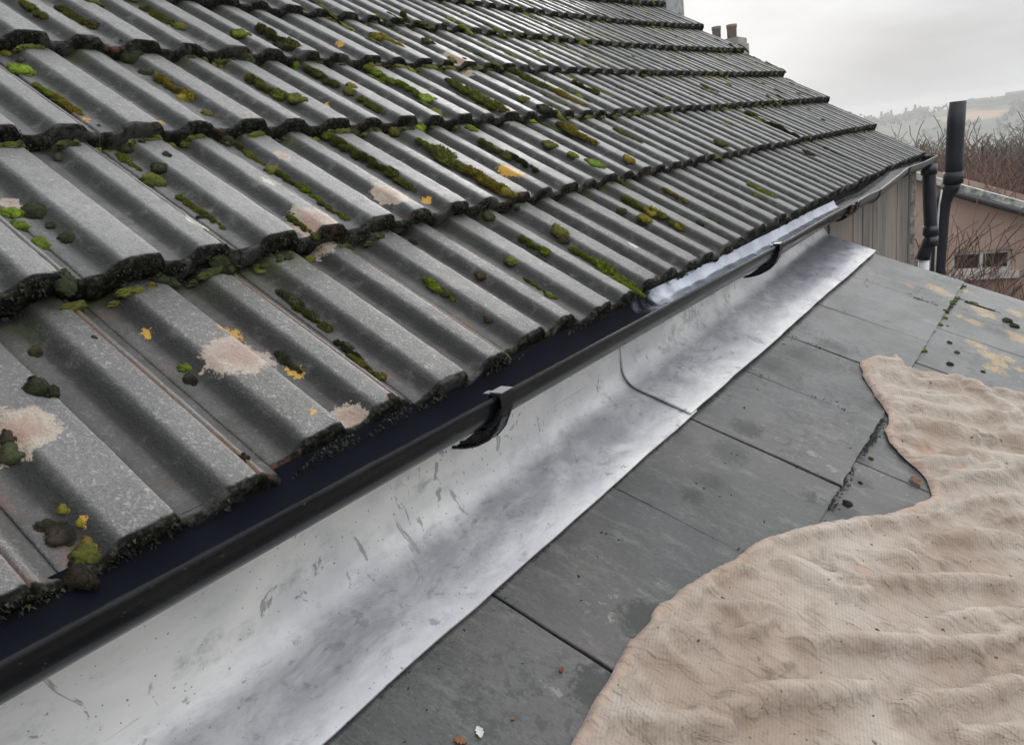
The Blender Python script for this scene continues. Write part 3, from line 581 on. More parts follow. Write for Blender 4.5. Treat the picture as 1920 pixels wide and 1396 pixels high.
def build_slates():
    Vs = []; Fs = []; A = {k: [] for k in ('tone', 'edge', 'lichen_yellow', 'lichen_pale', 'grime')}; base = 0
    J1 = [-.61, -.31, -.01, .29, .589, .888, 1.177, 1.459, 1.728, 2.03, 2.395, 2.745]
    J2 = [-.75, -.51, -.21, .09, .39, .69, .99, 1.288, 1.588, 1.872, 2.185, 2.51, 2.745]
    LS = {k: [(on_slate(x, y), r/F*float(np.dot(on_slate(x, y), fw))) for x, y, r in L] for k, L in LICS.items()}
    for c in range(5):
        J = J1 if c % 2 == 0 else J2
        s1 = .268+.27*c; s0 = s1-.50
        for i in range(len(J)-1):
            y0, y1 = J[i], J[i+1]
            g = .0020
            h0 = -.008-.0055*c*0; ns, nyy = 28, 20
            ss = np.concatenate([[s0, s0+.2], np.linspace(s1-.285, s1-.002, ns-4), [s1-.0008, s1]]); yy = np.concatenate([[y0+g, y0+g+.0012], np.linspace(y0+g+.006, y1-g-.006, nyy-4), [y1-g-.001, y1-g]])
            Sg, Yg = np.meshgrid(ss, yy, indexing='ij')
            tw = RNG.normal(0, .0011); dr = RNG.normal(0, .0011); g = g*RNG.uniform(.7, 1.8)
            hh = -.0045+(.0048+dr)*((Sg-(s1-.27))/.27)+tw*(Yg-(y0+y1)/2)/.15
            hh = hh+.0004*fbm(np.stack([Sg*20, Yg*20, 0*Sg+c], -1), 3, 2)
            ch_ = np.zeros_like(Sg); ch_[-1, :] = 1; ch_[:, 0] = 1; ch_[:, -1] = 1
            nib = .0028*fbm(np.stack([Sg*60, Yg*60, 0*Sg], -1), 8, 2)
            sk = np.where(np.arange(ns)[:, None] == ns-1, nib, 0); hh = hh-ch_*.0012
            drift = .02*(Yg-1.8)*.4
            P = SP(Sg+sk+drift*0+.012*np.clip((Yg-1.4)/1.3, -1, 1), Yg, hh)
            Pb = SP(Sg[-1:]+sk[-1:]+.012*np.clip((Yg[-1:]-1.4)/1.3, -1, 1), Yg[-1:], hh[-1:]-.008)
            P = np.concatenate([P, Pb], 0)
            # side skirts
            PL = P[:, :1]-SN*.006; PRr = P[:, -1:]-SN*.006
            P = np.concatenate([PL, P, PRr], 1); nr, ncc = P.shape[:2]
            Vs.append(P.reshape(-1, 3)); Fs.append(grid_faces(nr, ncc, base)[:, ::-1]); base += nr*ncc
            A['tone'].append(np.full(nr*ncc, .45*RNG.random()+.55*float(np.clip((y0-.9)/1.1, 0, 1))))  # farther slates coloured paler in place of grazing sky sheen
            e = np.zeros((nr, ncc)); e[:, 0] = e[:, -1] = 1; e[-1] = 1; e[-2] = .75; e[:, 1] = e[:, -2] = .35; A['edge'].append(e.ravel())
            ff = P.reshape(-1, 3)
            for k, L in LS.items():
                a = np.zeros(len(ff))
                for cc0, r in L:
                    a = np.maximum(a, 1-np.linalg.norm(ff-cc0, axis=1)/(1.4*r))
                A[k].append(np.clip(a, 0, 1))
    return np.concatenate(Vs), np.concatenate(Fs), {k: np.concatenate(v) for k, v in A.items()}
SV, SF, SA = build_slates()
slates = make('slate_roof', SV, SF, MS, lean, smooth=False, attrs=SA)
dk = MB()
q = [SP(-.16, -.9, -.02), SP(-.16, 2.735, -.02), SP(1.35, 2.735, -.02), SP(1.35, -.9, -.02)]; q2 = [p-np.array([0, 0, .05]) for p in q]
dk.add(q+q2, [(0, 1, 2, 3), (7, 6, 5, 4), (0, 4, 5, 1), (1, 5, 6, 2), (2, 6, 7, 3), (3, 7, 4, 0)]); dk.build('roof_deck', M_felt, lean)
lw = MB(); lw.box(XW+.02, .70, -.8, 2.70, -5.6, -1.05); lw.build('wall', M_brick, lean)
# lead sheets dressed down the wall, round the bend and over the slates
def lead(Ya, Yb, lift, name, label, seed):
    Ys = np.linspace(Ya, Yb, int((Yb-Ya)/.012)+2); V = []
    for Y in Ys:
        E_ = SP(0, Y, .0035+lift); L1 = (E_[0]-(XW+.012+lift))/cb     # length up the slope to the wall
        rb = .045; back = rb*math.tan((math.pi/2-BS)/2); pr = []
        wob = .0035*fbm(np.array([[Y*9, seed, 0]]), seed, 2)[0]
        for s in np.linspace(0, L1-back, 16): pr.append((s, 0))
        # arc centre
        cx, cz = L1-back, rb
        tot = math.pi/2-BS
        for a in np.linspace(0, tot, 12)[1:]: pr.append((cx+rb*math.sin(a), rb-rb*math.cos(a)))
        last = pr[-1]; dirv = (math.cos(tot), math.sin(tot))
        ul = max(.03, -.2945-(E_[2]+last[0]*sb+last[1]*cb))
        for u in np.linspace(0, ul, 14)[1:]: pr.append((last[0]+dirv[0]*u, last[1]+dirv[1]*u))
        pr = np.array(pr); pr[0, 0] += wob*.4
        P = E_+pr[:, :1]*np.array([-cb, 0, sb])+pr[:, 1:]*np.array([sb, 0, cb])
        V.append(P)
    V = np.array(V); n = V.shape[1]
    d1 = np.gradient(V, axis=1); nn = np.cross(np.array([0, 1.0, 0])[None, None], d1); nn /= np.linalg.norm(nn, axis=2, keepdims=True)
    s_ = 1 if nn[len(V)//2, 5, 2] > 0 else -1; nn *= s_
    q_ = np.linspace(0, 1, n)[None, :, None]
    Pn = V.copy(); Pn[..., 1] *= .6
    dent = fbm(Pn*14, seed, 3)*.0016+fbm(Pn*45, seed+9, 2)*.0004
    dent = dent*np.clip(np.arange(n)/3, 0, 1)[None, :]
    V = V+nn*dent[..., None]
    B = V-nn*.0028
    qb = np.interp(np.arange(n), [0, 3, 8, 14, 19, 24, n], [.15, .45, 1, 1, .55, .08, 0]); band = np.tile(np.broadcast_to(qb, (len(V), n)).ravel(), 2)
    nr = len(V); G1 = grid_faces(nr, n); G2 = grid_faces(nr, n, nr*n)[:, ::-1]
    ring = [(0, i) for i in range(n)]+[(j, n-1) for j in range(1, nr)]+[(nr-1, i) for i in range(n-2, -1, -1)]+[(j, 0) for j in range(nr-2, 0, -1)]
    idx = [a*n+b_ for a, b_ in ring]; sidef = [(idx[i], idx[(i+1) % len(idx)], idx[(i+1) % len(idx)]+nr*n, idx[i]+nr*n) for i in range(len(idx))]
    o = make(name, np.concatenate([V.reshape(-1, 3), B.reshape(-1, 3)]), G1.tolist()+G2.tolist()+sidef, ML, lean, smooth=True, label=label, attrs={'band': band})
    md = o.modifiers.new('e', 'EDGE_SPLIT'); md.split_angle = R(60); return o
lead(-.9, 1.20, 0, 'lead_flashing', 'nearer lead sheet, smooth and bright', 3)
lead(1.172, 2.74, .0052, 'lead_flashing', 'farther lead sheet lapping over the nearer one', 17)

# ---------------------------------------------------------------- dust sheet
OUT = [(1612, 667), (1640, 659), (1672, 667), (1676, 657), (1681, 656), (1689, 667), (1700, 681), (1725, 687), (1772, 694), (1794, 697), (1828, 711), (1883, 724), (1930, 736), (2050, 760), (2300, 800)]
OUTL = [(1614, 687), (1633, 720), (1656, 750), (1668, 770), (1660, 792), (1664, 812), (1689, 842), (1728, 873), (1744, 901), (1751, 920), (1717, 931), (1661, 951), (1606, 960), (1550, 965), (1461, 984), (1405, 1012), (1361, 1042), (1300, 1073), (1217, 1131), (1211, 1148), (1189, 1176), (1161, 1215), (1142, 1254), (1100, 1315), (1061, 1396), (1000, 1530), (960, 1700)]
def suv(px, py):
    s, Y = slate_uv(on_slate(px, py, .012)); return (float(s), float(Y))
top_ = [suv(*p) for p in OUT]; left_ = [suv(*p) for p in OUTL]
poly = left_[::-1]+top_+[(1.15, 2.1), (1.2, .1), (.6, .0)]
poly = np.array(poly)
def smooth_closed(P, it=1):
    for _ in range(it):
        Q = []
        for i in range(len(P)):
            a, b_ = P[i], P[(i+1) % len(P)]; Q += [a*.8+b_*.2, a*.2+b_*.8]
        P = np.array(Q)
    return P
poly = smooth_closed(poly, 1)
for _ in range(2): poly = np.concatenate([np.stack([poly[i], (poly[i]+poly[(i+1) % len(poly)])/2]) for i in range(len(poly))])
poly = poly+.0028*np.stack([fbm(np.stack([poly[:, 0]*38, poly[:, 1]*38, 0*poly[:, 0]], -1), 71, 2), fbm(np.stack([poly[:, 0]*38, poly[:, 1]*38, 0*poly[:, 0]+9], -1), 72, 2)], -1)
def seg_dist(Pt, A, B):
    AB = B-A; t_ = np.clip(((Pt-A)@AB)/(AB@AB+1e-12), 0, 1); Q = A+t_[:, None]*AB; return np.linalg.norm(Pt-Q, axis=1), Q, t_
def inside(Pt, poly):
    x, y = Pt[:, 0], Pt[:, 1]; c = np.zeros(len(Pt), bool); n = len(poly)
    for i in range(n):
        x0, y0 = poly[i]; x1, y1 = poly[(i+1) % n]
        k = ((y0 > y) != (y1 > y)); xx = (x1-x0)*(y-y0)/((y1-y0) if y1 != y0 else 1e-9)+x0; c ^= k & (x < xx)
    return c
FOLDS = [([(1240, 1384), (1300, 1362), (1361, 1345), (1467, 1312), (1550, 1303), (1639, 1296)], .011, .012), ([(1739, 1226), (1817, 1200), (1920, 1178)], .010, .012),
         ([(1595, 1148), (1661, 1162), (1717, 1164), (1789, 1162), (1856, 1145), (1920, 1136)], .008, .010), ([(1428, 1031), (1483, 1050), (1522, 1076), (1550, 1092), (1589, 1110), (1640, 1122)], .009, .012),
         ([(1761, 953), (1817, 940), (1845, 926), (1905, 930)], .008, .009), ([(1689, 812), (1733, 828), (1789, 843), (1839, 852), (1917, 874)], .010, .010), ([(1692, 779), (1733, 785), (1753, 801), (1789, 798), (1828, 815), (1870, 820)], .010, .010),
         ([(1794, 700), (1845, 737), (1920, 787)], .010, .012), ([(1617, 683), (1650, 698), (1689, 702), (1710, 684)], .010, .009), ([(1789, 1378), (1856, 1357), (1930, 1345)], .010, .012),
         ([(1167, 1396), (1180, 1315), (1190, 1226), (1222, 1153)], .006, .006), ([(1197, 1223), (1272, 1181), (1328, 1153)], .006, .008), ([(1353, 1259), (1395, 1237), (1440, 1230)], .006, .008),
         ([(1405, 1030), (1461, 1003), (1550, 984), (1640, 980), (1751, 950)], .007, .006), ([(1230, 1150), (1300, 1098), (1361, 1065), (1400, 1035)], .006, .007), ([(1678, 658), (1684, 690), (1700, 720)], .012, .008),
         ([(1560, 1040), (1650, 1035), (1740, 1050)], .005, .010), ([(1640, 1075), (1740, 1085), (1850, 1080), (1920, 1090)], .005, .010), ([(1500, 1190), (1600, 1210), (1680, 1200), (1740, 1190)], .006, .012), ([(1280, 1235), (1340, 1265), (1385, 1300)], .005, .010),
         ([(1700, 1010), (1800, 1000), (1920, 1015)], .006, .010), ([(1300, 1320), (1380, 1290), (1480, 1260), (1560, 1265)], .006, .012), ([(1650, 1340), (1760, 1310), (1900, 1290)], .006, .012), ([(1750, 900), (1830, 890), (1920, 905)], .005, .008), ([(1700, 735), (1780, 750), (1850, 790)], .005, .008),
         ([(1230, 1290), (1290, 1262), (1330, 1250)], .005, .007), ([(1190, 1396), (1270, 1345), (1330, 1320)], .005, .010)]
def relax(off, ins, g, floor, iters, bend, grav, eps, epsp):     # a sheet a little too big for its outline settles into wrinkles
    n0, n1 = off.shape[:2]; P = off.copy(); P[..., 0] += np.arange(n0)[:, None]*g; P[..., 1] += np.arange(n1)[None]*g
    free = ins.astype(float)[..., None]; e1 = np.array([.76, .65]); e2 = np.array([-.65, .76])
    cons = [((1, 0), .5), ((0, 1), .5), ((1, 1), .35), ((1, -1), .35), ((2, 0), bend), ((0, 2), bend), ((3, 0), bend*.7), ((0, 3), bend*.7)]
    for it in range(iters):
        C = np.zeros_like(P); Wt = np.zeros((n0, n1, 1))
        for (a, b_), k in cons:
            if b_ < 0: A, D = P[:n0-a, -b_:], P[a:, :n1+b_]
            else: A, D = P[:n0-a, :n1-b_], P[a:, b_:]
            v = np.array([a, b_], float)*g; L0 = np.linalg.norm(v); u = v/L0; r = L0*(1+eps*(u@e2)**2+epsp*(u@e1)**2)
            d = D-A; L = np.sqrt((d**2).sum(-1, keepdims=True))+1e-9; c = k*.5*(L-r)/L*d
            if a >= 2 or b_ >= 2: c = np.where(L < r*.93, c, c*.25)
            if b_ < 0: C[:n0-a, -b_:] += c; C[a:, :n1+b_] -= c; Wt[:n0-a, -b_:] += k; Wt[a:, :n1+b_] += k
            else: C[:n0-a, :n1-b_] += c; C[a:, b_:] -= c; Wt[:n0-a, :n1-b_] += k; Wt[a:, b_:] += k
        P += free*C*1.6/np.maximum(Wt, .5); P[..., 2] -= grav*free[..., 0]; P[..., 2] = np.maximum(P[..., 2], floor)
    P[..., 0] -= np.arange(n0)[:, None]*g; P[..., 1] -= np.arange(n1)[None]*g; return P
def upsample(H):
    for ax in (0, 1):
        n = H.shape[ax]; x = np.linspace(0, n-1, 2*n-1); i = np.clip(np.floor(x).astype(int), 0, n-2); f = x-i
        f = f[:, None, None] if ax == 0 else f[None, :, None]; H = np.take(H, i, ax)*(1-f)+np.take(H, i+1, ax)*f
    return H
def build_cloth():
    g = .017; s0, s1 = poly[:, 0].min()-.02, poly[:, 0].max()+.02; y0, y1 = poly[:, 1].min()-.02, poly[:, 1].max()+.02
    n0, n1 = int((s1-s0)/g)+2, int((y1-y0)/g)+2; off = None
    def axes(Pt): return np.stack([Pt[:, 0]*.76+Pt[:, 1]*.65, -Pt[:, 0]*.65+Pt[:, 1]*.76, 0*Pt[:, 0]], 1)
    for lv in range(3):
        Sg, Yg = np.meshgrid(s0+np.arange(n0)*g, y0+np.arange(n1)*g, indexing='ij'); Pt = np.stack([Sg.ravel(), Yg.ravel()], 1)
        ins = inside(Pt, poly); A2 = axes(Pt)
        floor = (.0022+.0028*np.clip(.35+fbm(A2*np.array([3.2, 5.5, 1]), 44, 2), 0, 1.3)+.0012*np.clip(fbm(A2*16, 45, 2), 0, 1)).reshape(n0, n1)
        if off is None:
            wp_ = A2.copy(); wp_[:, 1] += .07*fbm(A2*2.6, 12, 2)
            H = .009+.011*fbm(wp_*np.array([2.4, 13, 1]), 40, 3)+.004*fbm(A2*np.array([6, 9, 1]), 41, 2)
            for pts, hgt, wid in FOLDS:
                q = [np.array(suv(*p)) for p in pts]; best = np.full(len(Pt), 9.0); tt = np.zeros(len(Pt)); L = len(q)-1
                for i in range(L):
                    d_, Q, t_ = seg_dist(Pt, q[i], q[i+1]); k = d_ < best; best[k] = d_[k]; tt[k] = (i+t_[k])/L
                H += hgt*2.1*np.exp(-(best/(wid*1.05))**2)*np.clip(np.sin(tt*math.pi)*2.5, .3, 1)-hgt*.6*np.exp(-((best-wid*2.2)/(wid*1.1))**2)
            off = np.zeros((n0, n1, 3)); off[..., 2] = np.maximum(H.reshape(n0, n1), .002)
        if lv: w2 = A2.copy(); w2[:, 1] += .02*fbm(A2*9, 14, 2); off[..., 2] += np.clip(((0, .0050, .0026)[lv]*fbm(w2*np.array([(0, 7, 14)[lv], (0, 20, 42)[lv], 1]), 60+lv, 2)), -.002, 1).reshape(n0, n1)
        I2 = ins.reshape(n0, n1); off[~I2] = (0, 0, .0012); floor = np.where(I2, floor, 0)
        off = relax(off, I2, g, floor, (300, 200, 120)[lv], (.5, .35, .22)[lv], (.000012, .000008, .000004)[lv], .10, .035)
        if lv < 2: off = upsample(off); g /= 2; n0, n1 = 2*n0-1, 2*n1-1
    bd_ = np.full(len(Pt), 9.0); near = Pt.copy()
    for i in range(len(poly)):
        A_, B_ = poly[i], poly[(i+1) % len(poly)]
        d_, Q, _ = seg_dist(Pt, A_, B_); k = d_ < bd_; bd_[k] = d_[k]; near[k] = Q[k]
    G = ins.reshape(n0, n1); cell = G[:-1, :-1] | G[1:, :-1] | G[:-1, 1:] | G[1:, 1:]
    bl = off[..., 2].copy()
    for _ in range(14): bl[1:-1, 1:-1] = (bl[2:, 1:-1]+bl[:-2, 1:-1]+bl[1:-1, 2:]+bl[1:-1, :-2])/4
    off[..., 2] = np.where(I2, np.maximum(off[..., 2]*.9+1.7*(off[..., 2]-bl)*np.clip(bd_.reshape(n0, n1)/.03, 0, 1), .0018), off[..., 2])
    o3 = off.copy(); o3[1:-1, 1:-1] = (off[1:-1, 1:-1]*2+off[2:, 1:-1]+off[:-2, 1:-1]+off[1:-1, 2:]+off[1:-1, :-2])/6
    H = o3[..., 2].ravel()+.0022*np.clip(bd_/.006, 0, 1); Pt = Pt+o3[..., :2].reshape(-1, 2)*np.clip(bd_/.01, 0, 1)[:, None]
    out = ~ins; Pt[out] = near[out]; bd_[out] = 0
    Fc = grid_faces(n0, n1)[cell.ravel()]
    hem = (bd_ < .014).astype(float); H += .0016*np.clip(1-np.abs(bd_-.007)/.007, 0, 1)**.5; H -= .0016*np.exp(-((bd_-.0155)/.003)**2)
    H = np.where(bd_ <= 0, .0006, np.maximum(H, .0016))
    P = SP(Pt[:, 0], Pt[:, 1], H)
    st = np.zeros(len(P)); gr_ = np.zeros(len(P))
    for (x, y, r) in ((1740, 838, 26), (1765, 1125, 16), (1620, 1065, 22), (1800, 880, 18), (1768, 868, 10)):
        c = on_slate(x, y, .012); rr_ = r/F*float(c@fw); st = np.maximum(st, 1-np.linalg.norm(P-c, axis=1)/(1.5*rr_))
    for (x, y, r) in ((1588, 1110, 26), (1660, 1160, 34), (1530, 1145, 40), (1640, 1210, 44), (1580, 1010, 24), (1700, 1030, 34), (1420, 1205, 40), (1360, 1145, 30), (1218, 1140, 16), (1165, 1330, 14), (1210, 1380, 60), (1390, 1250, 24), (1700, 1290, 40), (1840, 1250, 50), (1525, 1360, 20), (1770, 1380, 50), (1900, 1200, 40), (1850, 1370, 50), (1690, 780, 20), (1650, 740, 18), (1480, 1330, 30), (1310, 1380, 50)):
        c = on_slate(x, y, .012); rr_ = r/F*float(c@fw); gr_ = np.maximum(gr_, .62*(1-np.linalg.norm(P-c, axis=1)/(1.5*rr_)))
    used = np.zeros(len(P), bool); used[Fc.ravel()] = True; mp_ = np.cumsum(used)-1
    o = make('dust_sheet', P[used], mp_[Fc][:, ::-1], MC, None, smooth=True, attrs={'stain_orange': np.clip(st, 0, 1)[used], 'hem': hem[used], 'grime': np.clip(gr_, 0, 1)[used]})
    put(o, 'crumpled dirty beige cotton dust sheet spread over the slates', 'dust sheet')
    return P[used], mp_[Fc]
CV, CF = build_cloth()

# ---------------------------------------------------------------- moss, soil crumbs and debris
def moss_mesh(name, seed, lobes, blades=900):
    rg_ = np.random.default_rng(seed); V = []; Fc = []; tip = []
    for (cx, cy, rx, ry, rz) in lobes:
        nu, nv = 16, 6; b0 = len(V)
        u = np.linspace(0, 2*math.pi, nu, endpoint=False); v = np.linspace(-.12, 1, nv)*math.pi/2
        U, Vv = np.meshgrid(u, v, indexing='ij'); d = np.stack([np.cos(Vv)*np.cos(U), np.cos(Vv)*np.sin(U), np.sin(Vv)], -1)
        k = 1+.30*fbm(d*1.8+seed, seed, 2)+.16*fbm(d*6+seed, seed+3, 2)
        p = d*k[..., None]*np.array([rx, ry, rz])+np.array([cx, cy, 0]); p = p.reshape(-1, 3)
        V += p.tolist(); tip += [.15]*len(p)
        for i in range(nu):
            for j in range(nv-1):
                a = b0+i*nv+j; b_ = b0+((i+1) % nu)*nv+j; Fc.append((a, b_, b_+1, a+1))
        n = int(blades*max(rx, ry)/sum(max(l[2], l[3]) for l in lobes))
        for _ in range(n):
            th_ = rg_.uniform(0, 2*math.pi); z = rg_.uniform(0, 1)**.8; ph = math.asin(z)
            dd = np.array([math.cos(ph)*math.cos(th_), math.cos(ph)*math.sin(th_), math.sin(ph)])
            kk = 1+.30*fbm((dd*1.8+seed)[None], seed, 2)[0]+.10*fbm((dd*6+seed)[None], seed+3, 2)[0]
            c = dd*kk*np.array([rx, ry, rz])*.98+np.array([cx, cy, 0]); nn = dd/np.array([rx, ry, rz]); nn /= np.linalg.norm(nn)
            nn = nn+rg_.normal(0, .35, 3); nn /= np.linalg.norm(nn); l = rg_.uniform(.03, .085)
            t1 = np.cross(nn, rg_.normal(0, 1, 3)); t1 /= np.linalg.norm(t1)+1e-9; w_ = l*.22
            b1 = len(V); V += [(c-t1*w_).tolist(), (c+t1*w_).tolist(), (c+nn*l).tolist()]; tip += [.2, .2, 1.0]; Fc.append((b1, b1+1, b1+2))
    me = bpy.data.meshes.new(name); me.from_pydata(V, [], Fc); me.materials.append(MOSS['olive'])
    zz = np.array(V)[:, 2]; me.attributes.new('hgt', 'FLOAT', 'POINT').data.foreach_set('value', (zz/zz.max()).astype(np.float32))
    me.attributes.new('tip', 'FLOAT', 'POINT').data.foreach_set('value', np.array(tip, np.float32))
    sm = np.array([len(f) == 4 for f in Fc]); me.polygons.foreach_set('use_smooth', sm); me.update(); return me
# unit meshes: long axis = local X
CUSH = []
for i in range(5):
    rs = random.Random(i+40); L = [(0, 0, .62, .55, .48)]
    for j in range(6):
        a = rs.uniform(0, 6.28); r_ = rs.uniform(.25, .6); q = rs.uniform(.2, .42); L.append((r_*math.cos(a)*1.15, r_*math.sin(a), q, q*rs.uniform(.7, 1), q*rs.uniform(.6, 1)))
    CUSH.append(moss_mesh('moss_cushion', 50+i, L, 4200))
STRIP = []
for i in range(5):
    rs = random.Random(i+90); L = []; k = 10
    for j in range(k):
        w_ = rs.uniform(.09, .22)*(1.25 if rs.random() < .35 else .85)
        L.append((-1+.12+1.76*(j+rs.uniform(-.35, .35))/(k-1), rs.uniform(-.10, .10), w_*rs.uniform(1.1, 1.8), w_, w_*rs.uniform(.6, 1.1)))
    STRIP.append(moss_mesh('moss_strip', 70+i, L, 5200))
DUP = Vector((math.cos(AP), 0, -math.sin(AP)))         # down the tile slope
def moss(name, me, p, nrm, length, colr, along=None, flat=1.0, wid=1.0, label='', group='moss cushions on the tile roof', cat='moss'):
    o = bpy.data.objects.new(name, me); COL.objects.link(o)
    z = Vector(nrm).normalized(); x = Vector(along or DUP); x = (x-z*x.dot(z)).normalized(); y = z.cross(x)
    h = length/2
    o.matrix_world = Matrix.Translation(Vector(p)-z*h*.05) @ Matrix((x, y, z)).transposed().to_4x4() @ Matrix.Diagonal((h, h*wid, h*flat, 1))
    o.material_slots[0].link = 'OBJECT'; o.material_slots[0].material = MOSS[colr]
    put(o, label, cat, group); return o
CN = ['lowest', 'second', 'third', 'fourth', 'fifth', 'sixth', 'seventh', 'eighth', 'ninth', 'tenth', 'eleventh']
CW = {'bright': 'bright green', 'olive': 'olive green', 'gold': 'yellowish', 'dark': 'dark green', 'soil': 'blackish'}
def where_roof(p, px):
    s = ((p[0]-XE)*-math.cos(AP)+(p[2]-ZE)*math.sin(AP)); n = 0
    for k in range(len(CO)): 
        if s > CO[k]-.01: n = k
    return CN[min(n, 10)]
ORD = ['last', 'second', 'third', 'fourth', 'fifth', 'sixth', 'seventh', 'eighth', 'ninth', 'tenth', 'eleventh', 'twelfth', '13th', '14th', '15th', '16th', '17th', '18th', '19th', '20th', '21st', '22nd', '23rd', '24th', '25th', '26th', '27th', '28th']
def label_moss(kind, colr, p, ln):
    s = ((p[0]-XE)*-math.cos(AP)+(p[2]-ZE)*math.sin(AP)); n = 0
    for k in range(len(CO)):
        if s > CO[k]-.01: n = k
    fr = s-CO[n]; pos = 'low' if fr < .1 else 'midway' if fr < .21 else 'high'
    t_ = max(0, int((YV-p[1])/.2)); sz = 'long' if ln > .075 else 'small' if ln < .026 else ''
    return f'{sz} {CW[colr]} moss {kind} {pos} on {CN[min(n, 10)]} tile course, {ORD[min(t_, 27)]} tile from verge'.strip()
